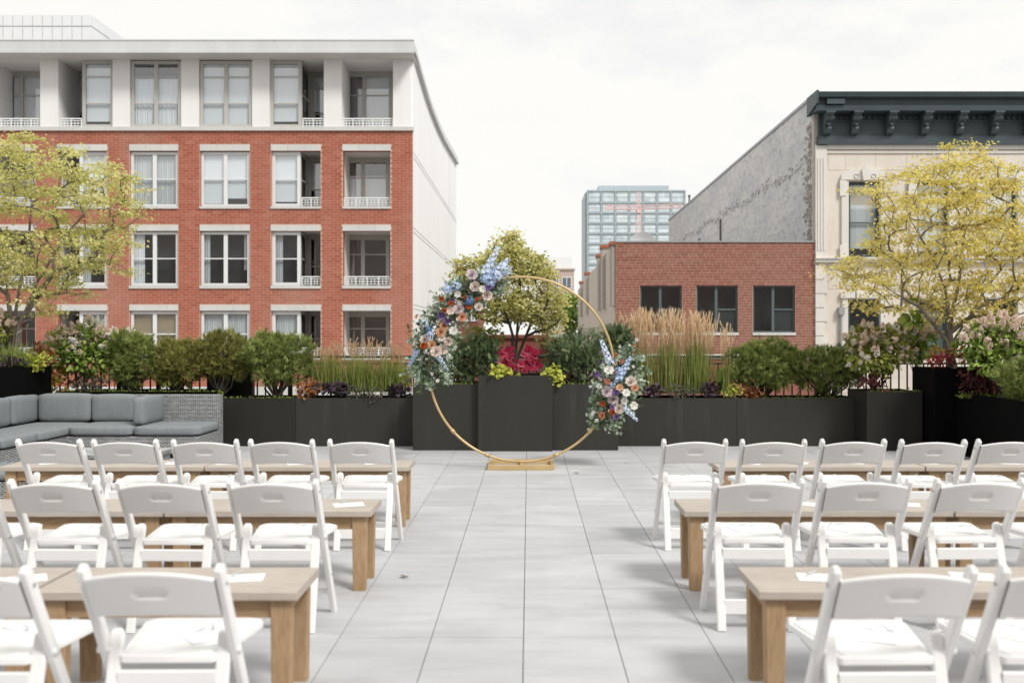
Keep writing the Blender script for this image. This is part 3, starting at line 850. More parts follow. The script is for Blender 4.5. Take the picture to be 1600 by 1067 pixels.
MB().box(XR0+0.32, XR1, YR+0.25, YR+2.59, 4.0, 4.19).build('ceiling', M['room'], rb)
for i, (a, b) in enumerate(wr):
    A, B, z0, z1 = rx(a), rx(b), rz_(519.5), rz_(446)
    MB().box(A-0.02, B+0.02, YR-0.05, YR+0.10, z0-0.105, z0-0.001).build('sill', M['lime'], rb)
    w = grid_window(rb, A+0.005, B-0.005, z0, z1-0.005, YR+0.10, [0.49], [], 0.06, 0.10, M['frame_dark'], M['glass_dark'], None)
    m = MB(); xm = A+0.49*(B-A)+0.05
    m.box(xm, B-0.06, YR+0.085, YR+0.125, z0+0.49*(z1-z0)-0.03, z0+0.49*(z1-z0)+0.03)
    o = bpy.data.objects.new('sash', m.mesh('sash', M['frame_dark'])); COL.objects.link(o); o.parent = w
    o = bpy.data.objects.new('screen', MB().box(xm+0.005, B-0.065, YR+0.142, YR+0.146, z0+0.065, z0+0.49*(z1-z0)-0.03).mesh('screen', M['insect_screen'])); COL.objects.link(o); o.parent = w
# west wall: plaster with piers and terracotta caps
steps = [(36.16, 4.98), (44, 4.80), (51, 4.72), (57, 4.50), (63.6, 4.5)]
for (ya, h_), (yb, _) in zip(steps, steps[1:]):
    MB().box(XR0, XR0+0.3, ya, yb-0.002, GROUND, h_).build('side_wall', M['plaster'], rb)
for yc, h_ in ((36.5, 4.9), (41.1, 5.2), (43.6, 5.02), (52.6, 4.80), (58.3, 4.62)):
    MB().box(XR0-0.14, XR0+0.24, yc-0.45, yc+0.45, 2.6, h_).build('pier', M['old_brick'], rb)
    MB().box(XR0-0.20, XR0+0.30, yc-0.52, yc+0.52, h_+0.001, h_+0.13).build('pier_cap', M['terracotta'], rb)
MB().box(XR0-0.08, XR0-0.001, 36.05, 63.5, 1.85, 2.0).build('band', M['plaster'], rb)

dish = thing('satellite_dish', 'pale round dish on the roof of the low brick building', 'dish', (PX(1003,44), 44, 4.35))
m = MB(); cxx, czz, rr = PX(1003,44), PZ(386,44), 0.66
n = 20; ring = []
for r_ in range(5):
    for j in range(n):
        a = 2*math.pi*j/n; q = rr*(r_+0.02)/4
        m.v.append((cxx+q*math.cos(a), 44+0.22*(q/rr)**2*-1, czz+q*math.sin(a)))
for r_ in range(4):
    for j in range(n): m.f.append((r_*n+j, r_*n+(j+1)%n, (r_+1)*n+(j+1)%n, (r_+1)*n+j))
m.build('reflector', M['white_panel'], dish, True)
MB().tube([(cxx, 44.05, 4.3), (cxx, 44.05, czz)], 0.05).build('mast', M['metal_grey'], dish)

# ------------------------------------------------------------------ right: limestone building with dark cornice
sb = thing('limestone_building', 'beige limestone building with dark bracketed cornice on the right', 'building', (rx(1480), YR, GROUND))
XS0, XS1 = rx(1273)+0.01, rx(1720)
up = [(1325, 1375), (1432, 1482), (1539, 1589), (1646, 1696)]
zu0, zu1 = rz_(402), rz_(284)
zw0, zw1 = rz_(560), rz_(468)
hs = [(rx(a), rx(b), zu0, zu1, 0.25) for a, b in up] + [(rx(a)-0.02, rx(b), zw0, zw1, 0.25) for a, b in up]
ZTOP = rz_(226)
wall_cells(XS0, XS1, GROUND, ZTOP, YR, hs, 0.25, 'wall', M['stone'], sb)
MB().box(XS0+0.4, XS1, YR+2.2, 73, GROUND, 10.0).build('interior', M['room'], sb)
m = MB(); m.box(XS0+0.4, XS1, YR+0.26, YR+2.19, 3.6, 4.2); m.box(XS0+0.4, XS1, YR+0.26, YR+2.19, 8.0, 8.2); m.build('floor_slab', M['room'], sb)
# ashlar blocks set a little proud of the wall
blk = []
zz = rz_(412); row = 0
def in_hole(a, b, c, d, mg=0.24): return any(a < h[1]+mg and b > h[0]-mg and c < h[3]+mg*1.0 and d > h[2]-0.05 for h in hs)
z = rz_(243)
while z > -1.6:
    hgt = 0.56; x = rx(1294)+(0.0 if row % 2 else -0.5)
    while x < XS1:
        wdt = 1.15
        a, b, c, d = max(x, rx(1294)), min(x+wdt, XS1), z-hgt, z
        if not (c < rz_(402) and d > rz_(414)) and not in_hole(a, b, c, d) and b-a > 0.2:
            MB().box(a+0.006, b-0.006, YR-0.012, YR+0.01, c+0.006, d-0.006, skip='k').build('stone_block', M['stone'], sb)
        x += wdt
    z -= hgt; row += 1
m = MB(); m.box(XS0, rx(1291), YR-0.10, YR+0.02, rz_(408), rz_(228)); m.build('pilaster', M['stone_trim'], sb)
for p in (1277.5, 1282, 1286.5): MB().box(rx(p)-0.03, rx(p)+0.03, YR-0.125, YR-0.101, rz_(392), rz_(248)).build('flute', M['stone_trim'], sb)
q0 = rz_(415); k = 0
while q0 > -1.5:
    MB().box(XS0, rx(1292 if k % 2 else 1288), YR-0.09, YR+0.02, q0-0.52, q0-0.012).build('quoin', M['stone_trim'], sb); q0 -= 0.53; k += 1
m = MB(); m.box(XS0-0.02, XS1, YR-0.16, YR+0.02, rz_(410), rz_(405)); m.box(XS0-0.03, XS1, YR-0.22, YR+0.02, rz_(405)+0.001, rz_(402.5)); m.build('belt_course', M['stone_trim'], sb)
m = MB(); m.box(rx(1291)+0.01, XS1, YR-0.10, YR+0.02, rz_(234), rz_(227)); m.box(rx(1291)+0.01, XS1, YR-0.05, YR+0.02, rz_(240), rz_(236)); m.build('top_moulding', M['stone_trim'], sb)
for i, (a, b) in enumerate(up):
    A, B = rx(a), rx(b)
    m = MB()
    m.box(A-0.26, A-0.001, YR-0.09, YR+0.02, zu0-0.02, zu1+0.05); m.box(B+0.001, B+0.26, YR-0.09, YR+0.02, zu0-0.02, zu1+0.05)
    m.box(A-0.34, A-0.10, YR-0.12, YR-0.091, zu1-0.55, zu1+0.04); m.box(B+0.10, B+0.34, YR-0.12, YR-0.091, zu1-0.55, zu1+0.04)
    m.box(A-0.34, A-0.10, YR-0.12, YR-0.091, zu0-0.02, zu0+0.45); m.box(B+0.10, B+0.34, YR-0.12, YR-0.091, zu0-0.02, zu0+0.45)
    xc = (A+B)/2; hw = (B-A)/2+0.30
    out = [(xc+hw*math.cos(t), zu1+0.05+0.42*max(0, math.sin(t))**0.55) for t in np.linspace(0, math.pi, 15)]
    m.prism([(p, q) for p, q in out][::-1], 'y', YR-0.13, YR+0.02)
    out = [(xc+hw*0.92*math.cos(t), zu1+0.07+0.33*max(0, math.sin(t))**0.55) for t in np.linspace(0, math.pi, 15)]
    m.build('window_surround', M['stone_trim'], sb)
    for sx in (-1, 1):
        for r0, zc in ((0.085, 0.19),):
            s_ = MB()
            cx0 = xc+sx*(0.33 if r0 > 0.06 else 0.50)
            s_.tube([(cx0+r0*math.cos(t), YR-0.145, zu1+zc+r0*math.sin(t)) for t in np.linspace(0, 2*math.pi, 13)], 0.017, 5)
            s_.build('scroll', M['stone_trim'], sb, True)
    k_ = MB(); k_.prism([(xc-0.09, zu1+0.02), (xc+0.09, zu1+0.02), (xc+0.15, zu1+0.42), (xc, zu1+0.60), (xc-0.15, zu1+0.42)], 'y', YR-0.22, YR-0.131); k_.build('keystone', M['stone_trim'], sb)
    MB().box(A-0.12, B+0.12, YR-0.20, YR+0.10, zu0-0.13, zu0-0.021).build('sill', M['stone_trim'], sb)
    w = grid_window(sb, A+0.01, B-0.01, zu0, zu1, YR+0.10, [], [0.46], 0.11, 0.1, M['cornice'], M['glass'],
                    [(M['blind'], 0.06, 0.94, 0.08, 0.97, 'blind')] if i else [(M['curtain'], 0.06, 0.94, 0.12, 0.70, 'blind'), (M['tan_blind'], 0.06, 0.94, 0.70, 0.95, 'blind')])
    m = MB()
    m.box(A-0.24, A-0.021, YR-0.08, YR+0.02, zw0, zw1+0.05); m.box(B+0.001, B+0.22, YR-0.08, YR+0.02, zw0, zw1+0.05)
    m.box(A-0.30, B+0.28, YR-0.13, YR+0.02, zw1+0.051, zw1+0.26); m.build('window_surround', M['stone_trim'], sb)
    grid_window(sb, A-0.01, B-0.01, zw0, zw1, YR+0.10, [], [0.5], 0.11, 0.1, M['cornice'], M['glass_dark'], [(M['curtain'], 0.3, 0.94, 0.0, 0.97, 'curtain')] if i == 1 else None)
m = MB(); xd = rx(1313); m.tube([(xd, YR-0.10, GROUND), (xd, YR-0.10, rz_(480))], 0.05); m.box(xd-0.10, xd+0.10, YR-0.20, YR-0.02, rz_(492), rz_(480)); m.build('downpipe', M['metal_grey'], sb)
# cornice
zq = lambda p: PZ(p, YR-0.7)
XC = rx(1273)-0.02
m = MB()
m.box(XC+0.10, XS1, YR-0.18, YR+0.05, ZTOP, rz_(214)); m.box(XC+0.14, XS1, YR-0.12, YR+0.05, rz_(214), rz_(172)); m.box(XC+0.08, XS1, YR-0.22, YR+0.03, ZTOP-0.03, ZTOP+0.02)
m.build('frieze', M['cornice'], sb)
m = MB()
m.prism([(YR+0.3, zq(173)), (YR-0.70, zq(173)), (YR-0.72, zq(165)), (YR-0.62, zq(163.5)), (YR-0.62, zq(155)), (YR-0.86, zq(153)), (YR-0.92, zq(145.5)), (YR+0.3, zq(145.5))], 'x', XC-0.12, XS1)
m.build('crown', M['cornice'], sb)
MB().prism([(YR+0.3, zq(174)), (YR-0.96, zq(164)), (YR-1.0, zq(144)), (YR+0.3, zq(144))], 'x', XC-0.20, XC-0.121).build('crown_end', M['cornice'], sb)
MB().box(XC+0.24, XC+0.90, YR-0.80, YR-0.621, zq(163.4), zq(155)).build('crown_block', M['cornice'], sb)
br_me = MB()
zt_b, zb_b = zq(173.2), rz_(213)
H = zt_b-zb_b
pr = [(0.0, 0), (-0.60, 0), (-0.62, -0.12*H), (-0.50, -0.22*H), (-0.50, -0.34*H), (-0.36, -0.48*H), (-0.22, -0.60*H), (-0.26, -0.74*H), (-0.20, -0.92*H), (-0.10, -H), (0.0, -H)]
br_me.prism([(p, q) for p, q in pr], 'x', -0.13, 0.13)
for sx in (-1, 1):
    br_me.tube([(sx*0.14, -0.42+0.08*math.cos(t), -0.30*H+0.09*math.sin(t)) for t in np.linspace(0, 5.5, 10)], 0.025, 5)
br_me.box(-0.17, 0.17, -0.64, -0.601, -0.10*H, -0.001)
br_me.prism([(-0.10, -0.5*H), (0.10, -0.5*H), (0.0, -0.66*H)], 'y', -0.40, -0.30)
bme = br_me.mesh('bracket', M['cornice'])
bxs = [1289, 1331.5, 1386, 1440, 1494, 1548, 1602, 1656]
for p in bxs:
    o = bpy.data.objects.new('bracket', bme); link(o, sb); o.location = Vector((rx(p), YR-0.121, zt_b))-sb.location
dme = MB().box(-0.045, 0.045, -0.08, 0, -0.10, 0.0).mesh('dentil', M['cornice'])
for p0, p1 in zip(bxs, bxs[1:]):
    a, b = rx(p0)+0.24, rx(p1)-0.22; n = max(3, int((b-a)/0.19))
    for i in range(n):
        o = bpy.data.objects.new('dentil', dme); link(o, sb); o.location = Vector((a+(b-a)*(i+0.5)/n, YR-0.121, rz_(184)))-sb.location
    MB().box(a-0.1, b+0.1, YR-0.16, YR-0.121, rz_(192), rz_(189.5)).build('frieze_bead', M['cornice'], sb)
# long grey painted side wall
YW = 73.5
m = MB(); m.prism([(YR+0.3, GROUND), (YW, GROUND), (YW, 10.25), (YR+0.3, 10.47)], 'x', XS0-0.01, XS0+0.4); m.build('side_wall', M['painted_brick'], sb)
m = MB(); m.box(XS0-0.03, XS0+0.3, YR+0.02, YR+0.29, -1, 9.7); m.build('corner_brickwork', M['old_brick'], sb)
MB().box(XS0-0.06, XS0+0.35, YR-0.03, YR+0.299, 9.72, 10.47).build('corner_block', M['lime'], sb)
m = MB(); m.prism([(YR, 10.48), (YW, 10.26), (YW, 10.36), (YR, 10.60)], 'x', XS0-0.06, XS0+0.45); m.build('side_coping', M['metal_grey'], sb)
m = MB()                                            # ragged line of broken brick where a roof once met the wall
for i in range(420):
    yy = YR+0.8+(YW-YR-3)*rng.uniform(0, 1); zz = 8.18+0.10*math.sin(yy*0.9)+rng.normal(0, 0.10); ww, hh = rng.uniform(0.08, 0.30), rng.uniform(0.03, 0.07)
    m.box(XS0-0.012-rng.uniform(0.01, 0.07), XS0-0.011, yy-ww/2, yy+ww/2, zz-hh/2, zz+hh/2)
o = m.build('broken_brick_line', M['painted_brick'], sb); o['kind'] = 'stuff'
m = MB()
for i in range(260):
    yy = YR+0.35+abs(rng.normal(0, 0.35)); zz = rng.uniform(4.9, 9.6); ww = rng.uniform(0.10, 0.22)
    m.box(XS0-0.012-rng.uniform(0.01, 0.05), XS0-0.011, yy, yy+ww, zz-0.03, zz+0.03)
o = m.build('toothed_brick_edge', M['old_brick'], sb); o['kind'] = 'stuff'
for yc, z0, z1, w in ((53.6, 6.2, 8.0, 0.55), (60.3, 6.2, 7.6, 0.55), (64.3, 6.2, 7.3, 0.5)):
    MB().box(XS0-0.02, XS0+0.02, yc-w/2, yc+w/2, z0, z1).build('side_window', M['room'], sb)
    m = MB(); m.box(XS0-0.04, XS0-0.021, yc-w/2-0.06, yc-w/2, z0, z1); m.box(XS0-0.04, XS0-0.021, yc+w/2, yc+w/2+0.06, z0, z1); m.build('side_window_frame', M['lime'], sb)
vp = thing('vent_pipe', 'thin dark vent pipe on the roof beyond the grey wall', 'pipe', (PX(1077,76), 76, 9.5))
MB().tube([(PX(1077,76), 76, 9.0), (PX(1077,76), 76, PZ(308,76))], 0.07).build('pipe', M['frame_dark'], vp)
MB().tube([(PX(1077,76), 76, PZ(308,76)), (PX(1077,76), 76, PZ(305,76))], 0.11).build('cap', M['frame_dark'], vp)

# ------------------------------------------------------------------ glass tower far behind, with the crane mirrored in its glass built as a solid
YT = 290.0
tx = lambda p: PX(p, YT)
tz = lambda p: PZ(p, YT)
M['tower_frame'] = plain('grey green mullion', (0.40,0.455,0.475), (0.37,0.425,0.445), 0.1, 0.5)  # distance haze put into the frame colour as a lighter tone
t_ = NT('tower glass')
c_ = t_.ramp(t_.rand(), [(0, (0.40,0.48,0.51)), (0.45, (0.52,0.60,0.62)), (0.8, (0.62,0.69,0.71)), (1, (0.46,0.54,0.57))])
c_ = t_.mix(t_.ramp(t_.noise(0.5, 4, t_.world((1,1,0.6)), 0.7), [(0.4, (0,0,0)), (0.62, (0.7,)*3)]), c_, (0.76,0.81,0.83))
M['tower_glass'] = t_.set(c_, 0.12, 0, 0.9)  # panes lightened for haze in their colour too
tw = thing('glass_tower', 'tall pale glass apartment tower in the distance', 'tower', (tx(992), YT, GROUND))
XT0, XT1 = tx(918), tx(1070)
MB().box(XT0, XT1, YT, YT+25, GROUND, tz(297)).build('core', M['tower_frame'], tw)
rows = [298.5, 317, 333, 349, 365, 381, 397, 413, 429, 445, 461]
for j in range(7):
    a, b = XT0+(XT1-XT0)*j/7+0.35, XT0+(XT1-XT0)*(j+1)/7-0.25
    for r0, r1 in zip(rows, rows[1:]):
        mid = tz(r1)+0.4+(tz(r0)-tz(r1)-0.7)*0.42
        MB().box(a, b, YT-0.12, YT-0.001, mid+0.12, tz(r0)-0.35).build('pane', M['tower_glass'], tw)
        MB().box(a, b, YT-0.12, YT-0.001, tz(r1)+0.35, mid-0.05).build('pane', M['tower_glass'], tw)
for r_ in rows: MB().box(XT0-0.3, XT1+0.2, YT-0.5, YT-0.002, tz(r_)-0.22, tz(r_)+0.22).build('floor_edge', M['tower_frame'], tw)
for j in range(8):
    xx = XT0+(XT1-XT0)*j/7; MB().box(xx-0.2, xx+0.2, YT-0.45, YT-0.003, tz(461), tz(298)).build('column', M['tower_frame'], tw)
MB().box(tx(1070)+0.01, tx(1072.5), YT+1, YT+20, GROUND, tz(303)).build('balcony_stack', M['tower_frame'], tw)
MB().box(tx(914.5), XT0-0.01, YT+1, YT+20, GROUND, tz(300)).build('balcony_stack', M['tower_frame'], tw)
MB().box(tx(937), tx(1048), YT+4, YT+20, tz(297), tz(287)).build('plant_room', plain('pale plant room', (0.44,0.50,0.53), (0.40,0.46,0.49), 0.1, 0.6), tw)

YK = 250.0
kx = lambda p: PX(p, YK)
kz = lambda p: PZ(p, YK)
M['crane'] = plain('pale red reflected crane', (0.72,0.47,0.47), (0.74,0.52,0.52), 0.4, 0.6)
kr = thing('reflected_crane', 'reflection of a red tower crane in the glass tower', 'crane', (kx(997.5), YK, GROUND))  # a reflection in the tower glass, modelled as a solid crane
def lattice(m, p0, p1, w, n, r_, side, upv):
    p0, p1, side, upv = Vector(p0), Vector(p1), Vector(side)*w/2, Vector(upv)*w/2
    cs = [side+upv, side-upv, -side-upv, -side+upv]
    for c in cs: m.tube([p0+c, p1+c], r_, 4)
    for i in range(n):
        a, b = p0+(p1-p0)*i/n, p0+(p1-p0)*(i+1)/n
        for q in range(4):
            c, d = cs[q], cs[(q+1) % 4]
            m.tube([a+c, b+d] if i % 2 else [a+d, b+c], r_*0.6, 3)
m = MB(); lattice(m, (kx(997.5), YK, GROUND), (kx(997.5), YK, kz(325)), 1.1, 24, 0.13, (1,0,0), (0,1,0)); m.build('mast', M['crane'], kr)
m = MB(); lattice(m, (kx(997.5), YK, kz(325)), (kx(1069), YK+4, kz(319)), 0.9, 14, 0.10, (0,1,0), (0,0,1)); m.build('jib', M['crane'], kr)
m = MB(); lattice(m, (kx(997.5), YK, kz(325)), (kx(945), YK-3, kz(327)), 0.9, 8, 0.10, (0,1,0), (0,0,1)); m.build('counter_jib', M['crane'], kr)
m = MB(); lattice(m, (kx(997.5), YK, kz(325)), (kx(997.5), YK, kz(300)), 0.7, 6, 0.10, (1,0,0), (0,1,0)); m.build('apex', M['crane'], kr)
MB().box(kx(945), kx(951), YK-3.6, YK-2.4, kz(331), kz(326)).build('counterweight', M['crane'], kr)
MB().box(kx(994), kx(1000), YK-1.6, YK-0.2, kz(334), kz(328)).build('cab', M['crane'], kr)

# ------------------------------------------------------------------ buildings in the gap
def small_block(name, label, Y, xa, xb, yt, mat, wins, dep=12, top=None, trim=None):
    e = thing(name, label, 'building', (PX((xa+xb)/2, Y), Y, GROUND))
    MB().box(PX(xa,Y), PX(xb,Y), Y, Y+dep, GROUND, PZ(yt,Y)).build('wall', mat, e)
    MB().box(PX(xa,Y)-0.15, PX(xb,Y)+0.15, Y-0.2, Y+dep+0.1, PZ(yt,Y)+0.001, PZ(yt,Y)+0.25).build('parapet', trim or mat, e)
    for a, b, c, d in wins:
        w = MB(); fr = 0.12
        A, B, z0, z1 = PX(a,Y), PX(b,Y), PZ(d,Y), PZ(c,Y)
        w.box(A-fr, A, Y-0.10, Y-0.001, z0-fr, z1+fr); w.box(B, B+fr, Y-0.10, Y-0.001, z0-fr, z1+fr); w.box(A, B, Y-0.10, Y-0.001, z1, z1+fr); w.box(A, B, Y-0.10, Y-0.001, z0-fr, z0)
        w.box((A+B)/2-0.05, (A+B)/2+0.05, Y-0.09, Y-0.06, z0, z1)
        w = w.build('window', M['frame'], e)
        o = bpy.data.objects.new('pane', MB().box(A, B, Y-0.05, Y-0.001, z0, z1).mesh('pane', M['far_glass'])); COL.objects.link(o); o.parent = w
    return e
t_ = NT('far window glass'); M['far_glass'] = t_.set(t_.ramp(t_.rand(), [(0, (0.06,0.075,0.085)), (1, (0.13,0.15,0.16))]), 0.12, 0, 0.8)
M['pinkbrick'] = plain('pale pink masonry', (0.50,0.40,0.34), (0.46,0.36,0.31), 0.3, 0.85)
M['darkred'] = plain('far dark red brick', (0.25,0.085,0.06), (0.21,0.07,0.05), 0.4, 0.85)
e = small_block('tan_apartment_block', 'tan block with a white roof box, left of the glass tower', 150, 848, 897, 422, M['pinkbrick'],
                [(867, 872, 434, 450), (879, 892, 434, 450), (861, 872, 464, 482), (879, 892, 464, 482), (861, 872, 496, 514), (879, 892, 496, 514)])
MB().box(PX(856.5,150), PX(894,150), 151, 158, PZ(422,150)+0.26, PZ(401,150)).build('roof_box', M['white_panel'], e)
small_block('narrow_brick_house', 'narrow dark red house half hidden by flowers beside the white wall', 86, 711, 748, 421, M['darkred'],
            [(716, 722, 470, 500), (726, 733, 470, 500), (738, 744, 470, 500)], 10)
e = small_block('corner_shop', 'low red shop with pale green canopy seen through the small tree', 72, 735, 910, 528, M['darkred'],
            [(750, 775, 540, 570), (870, 895, 545, 570)], 10)
MB().box(PX(858,72), PX(912,72), 70.2, 71.99, PZ(527,72), PZ(522,72)).build('canopy', plain('pale canopy', (0.62,0.68,0.66), (0.58,0.64,0.62), 0.5, 0.5), e)
MB().box(PX(858,72), PX(912,72), 70.15, 71.98, PZ(530,72), PZ(527,72)-0.002).build('canopy_edge', plain('green canopy edge', (0.05,0.14,0.11), (0.04,0.12,0.1), 0.5, 0.5), e)

# ------------------------------------------------------------------ folding chairs (local frame: sitter looks along +y, rear feet at y = 0)
def make_chair_meshes():
    d = {}
    d['back_post'] = []
    for sx in (-1, 1):
        m = MB(); m.beam((sx*0.214, 0.385, 0.0), (sx*0.214, -0.055, 0.778), 0.030, 0.044, ch=0.2, dome=0.018)
        d['back_post'].append(m.mesh('back_post', M['chair'], 30))
    d['rear_leg'] = []
    for sx in (-1, 1):
        m = MB(); m.beam((sx*0.178, 0.0, 0.0), (sx*0.178, 0.135, 0.525), 0.044, 0.026, ch=0.2, dome=0.020)
        m.tube([(sx*0.190, 0.112, 0.462), (sx*0.236, 0.112, 0.462)], 0.011, 8)
        d['rear_leg'].append(m.mesh('rear_leg', M['chair'], 30))
    # seat: wide rounded front, narrow rear, raised pad
    def outline(inset):
        pts = []
        def arc(cx, cy, r_, a0, a1, n=6):
            for i in range(n+1):
                a = R(a0+(a1-a0)*i/n); pts.append((cx+r_*math.cos(a), cy+r_*math.sin(a)))
        f_, k_ = 0.215-inset, 0.158-inset
        arc(f_-0.045, 0.50-inset-0.045, 0.045, 5, 90); arc(-f_+0.045, 0.50-inset-0.045, 0.045, 90, 175)
        arc(-k_+0.02, 0.085+inset+0.02, 0.02, 190, 270); arc(k_-0.02, 0.085+inset+0.02, 0.02, 270, 350)
        return pts
    m = MB(); rings = [(0.004, 0.424), (0.0, 0.427), (0.0, 0.446), (0.002, 0.449), (0.013, 0.4500), (0.015, 0.4545), (0.018, 0.4570), (0.060, 0.4578), (0.12, 0.458)]
    k = len(outline(0)); n = len(rings)
    for ins, z in rings:
        for x, y in outline(ins): m.v.append((x, y, z))
    for r_ in range(n-1):
        for i in range(k):
            j = (i+1) % k; m.f.append((r_*k+i, r_*k+j, (r_+1)*k+j, (r_+1)*k+i))
    m.f.append(tuple(range(k))[::-1]); m.f.append(tuple((n-1)*k+i for i in range(k)))
    d['seat'] = m.mesh('seat', M['chair'], 40)
    # curved back panel with a pressed hand hold
    nx, nz = 46, 22; m = MB()
    def bp(u, v, side):
        x = u*0.203
        zt, zb = 0.738+0.028*(1-u*u), 0.596+0.012*(1-u*u)
        z = zb+(zt-zb)*v
        y = 0.023-(z-0.59)*0.56 - 0.022*(1-u*u)+0.004
        dx, dz = abs(x)-0.036, z-(zb+zt)/2-0.006
        q = math.hypot(max(dx, 0), dz)
        dent = 0.010*min(1, max(0, (0.019-q)/0.006))
        th = 0.010*min(1, (1-abs(2*v-1))/0.14+0.35)
        return (x, y + (th if side > 0 else -th) + (dent if side < 0 else 0.0), z)
    for side in (-1, 1):
        for i in range(nx+1):
            for j in range(nz+1): m.v.append(bp(-1+2*i/nx, j/nz, side))
    N = (nx+1)*(nz+1)
    for i in range(nx):
        for j in range(nz):
            a = i*(nz+1)+j; m.f.append((a, a+nz+1, a+nz+2, a+1)); m.f.append((N+a, N+a+1, N+a+nz+2, N+a+nz+1))
    for i in range(nx):
        a = i*(nz+1); m.f.append((a, N+a, N+a+nz+1, a+nz+1)); a += nz; m.f.append((a, a+nz+1, N+a+nz+1, N+a))
    d['backrest'] = m.mesh('backrest', M['chair'], True)
    d['pivot_bolt'] = []
    for sx in (-1, 1):
        for yy, zz in ((0.129, 0.452), (-0.022, 0.715), (0.255, 0.232)):
            m = MB(); m.tube([(sx*0.2285, yy, zz), (sx*0.2325, yy, zz)], 0.0065, 8); d['pivot_bolt'].append(m.mesh('pivot_bolt', M['bolt'], 30))
    m = MB(); m.beam((-0.158, 0.088, 0.372), (0.158, 0.088, 0.372), 0.020, 0.060, side=(0,1,0), ch=0.2); d['seat_rail'] = m.mesh('seat_rail', M['chair'], 30)
    m = MB(); m.beam((-0.158, 0.030, 0.115), (0.158, 0.030, 0.115), 0.018, 0.075, side=(0,1,0), ch=0.2); d['lower_rail'] = m.mesh('lower_rail', M['chair'], 30)
    m = MB(); m.beam((-0.200, 0.315, 0.130), (0.200, 0.315, 0.130), 0.020, 0.026, side=(0,1,0), ch=0.3); d['front_rail'] = m.mesh('front_rail', M['chair'], 30)
    return d
CH = make_chair_meshes()
def chair(x, y, rz, label, group):
    e = thing('folding_chair', label, 'chair', (x, y, 0), group, rz)
    for nm, me in CH.items():
        for q in (me if isinstance(me, list) else [me]):
            o = bpy.data.objects.new(nm, q); COL.objects.link(o); o.parent = e
    return e
card_me = MB().box(-0.062, 0.062, -0.09, 0.09, 0, 0.0022).mesh('program_card', M['paper'])
def ribbon_mesh(seed):
    r_ = random.Random(seed); m = MB()
    ph = r_.uniform(0, 6); n = 9
    pts = [(-0.055+0.11*i/n, 0.03*math.sin(i*0.55+ph), 0.0035+0.012*abs(math.sin(i*0.7+ph))) for i in range(n+1)]
    for (a, b, c), (d, e, f_) in zip(pts, pts[1:]): m.quad((a, b-0.006, c), (d, e-0.006, f_), (d, e+0.006, f_+0.003), (a, b+0.006, c+0.003))
    return m.mesh('ribbon', M['ribbon'], True)
ribbons = [ribbon_mesh(i) for i in range(5)]
def program(x, y, z, rz, label, group, k):
    o = bpy.data.objects.new('program_card', card_me); COL.objects.link(o)
    o.location = (x, y, z); o.rotation_euler = (0, 0, rz); tag(o, label, 'card', group)
    r_ = bpy.data.objects.new('ribbon', ribbons[k % 5]); COL.objects.link(r_); r_.parent = o
    r_.location = (0.01, 0.02, 0.0022); r_.rotation_euler = (0, 0, 0.6-(k % 3)*0.5)

ORD = ['first', 'second', 'third', 'fourth', 'fifth', 'sixth']
ROWN = {'A': 'front', 'B': 'middle', 'C': 'back'}
# px of the two post tops in each row; depth of the rear feet
rows_l = {'A': (6.63, [(510,617),(385,494),(265,375),(140,250),(20,130)]), 'B': (4.81, [(355,497),(182,325),(12,155),(-160,-17)]), 'C': (3.03, [(116,348),(-184,49)])}
rows_r = {'A': (6.63, [(1032,1140),(1152,1265),(1279,1390),(1400,1515),(1522,1635)]), 'B': (4.83, [(1114,1260),(1283,1428),(1460,1605),(1633,1780)]), 'C': (3.03, [(1297,1526),(1564,1793)])}
k = 0
for side, rows_ in (('left', rows_l), ('right', rows_r)):
    for rn, (y, tops) in rows_.items():
        for i, (a, b) in enumerate(tops):
            x = PX((a+b)/2, y-0.055)
            rz = R(rng.uniform(-2.2, 2.2)) if not (rn == 'A' and side == 'left' and i == 0) else R(-1)
            where = f'{ORD[i]} from the aisle, {ROWN[rn]} row of chairs, {side} side'
            chair(x, y+rng.uniform(-0.02, 0.02), rz, f'white folding chair, {where}', 'white folding chairs in rows')
            program(x+rng.uniform(-0.03, 0.05), y+0.30+rng.uniform(-0.03, 0.03), 0.4595, rng.uniform(-0.9, 0.9), f'program card on the chair {where}', 'cards laid on the chairs', k)
            k += 1

# ------------------------------------------------------------------ benches
def bench(x0, x1, y0, h, label):
    e = thing('bench', label, 'bench', ((x0+x1)/2, y0+0.2, 0), 'wooden benches in rows')
    D = 0.405; cx, cy = (x0+x1)/2, y0+D/2
    def part(m, nm, mat):
        o = m.build(nm, mat, e); return o
    L = x1-x0
    def loc(m, nm, mat):   # build in the bench's own frame so that the grain follows it
        o = bpy.data.objects.new(nm, m.mesh(nm, mat)); COL.objects.link(o); o.parent = e; return o
    m = MB(); m.beam((-L/2, 0, h-0.018), (L/2, 0, h-0.018), 0.405, 0.036, side=(0,1,0), ch=0.10); loc(m, 'seat', M['wood_top'])
    t = 0.085
    for sx in (-1, 1):
        for sy in (-1, 1):
            m = MB(); c = Vector((sx*(L/2-0.03-t/2), sy*(D/2-0.028-0.03), 0))
            m.beam((c.x, c.y, h-0.0365), (c.x*0.998, c.y, 0), t, 0.062, ch=0.06, taper=0.86); loc(m, 'leg', M['wood_leg'])
    for sy in (-1, 1):
        m = MB(); m.box(-L/2+0.03+t, L/2-0.03-t, sy*(D/2-0.055)-0.012, sy*(D/2-0.055)+0.012, h-0.115, h-0.0365); loc(m, 'apron', M['wood'])
    for sx in (-1, 1):
        m = MB(); m.box(sx*(L/2-0.075)-0.012, sx*(L/2-0.075)+0.012, -D/2+0.09, D/2-0.09, h-0.115, h-0.0365); loc(m, 'end_apron', M['wood'])
HB = 0.474
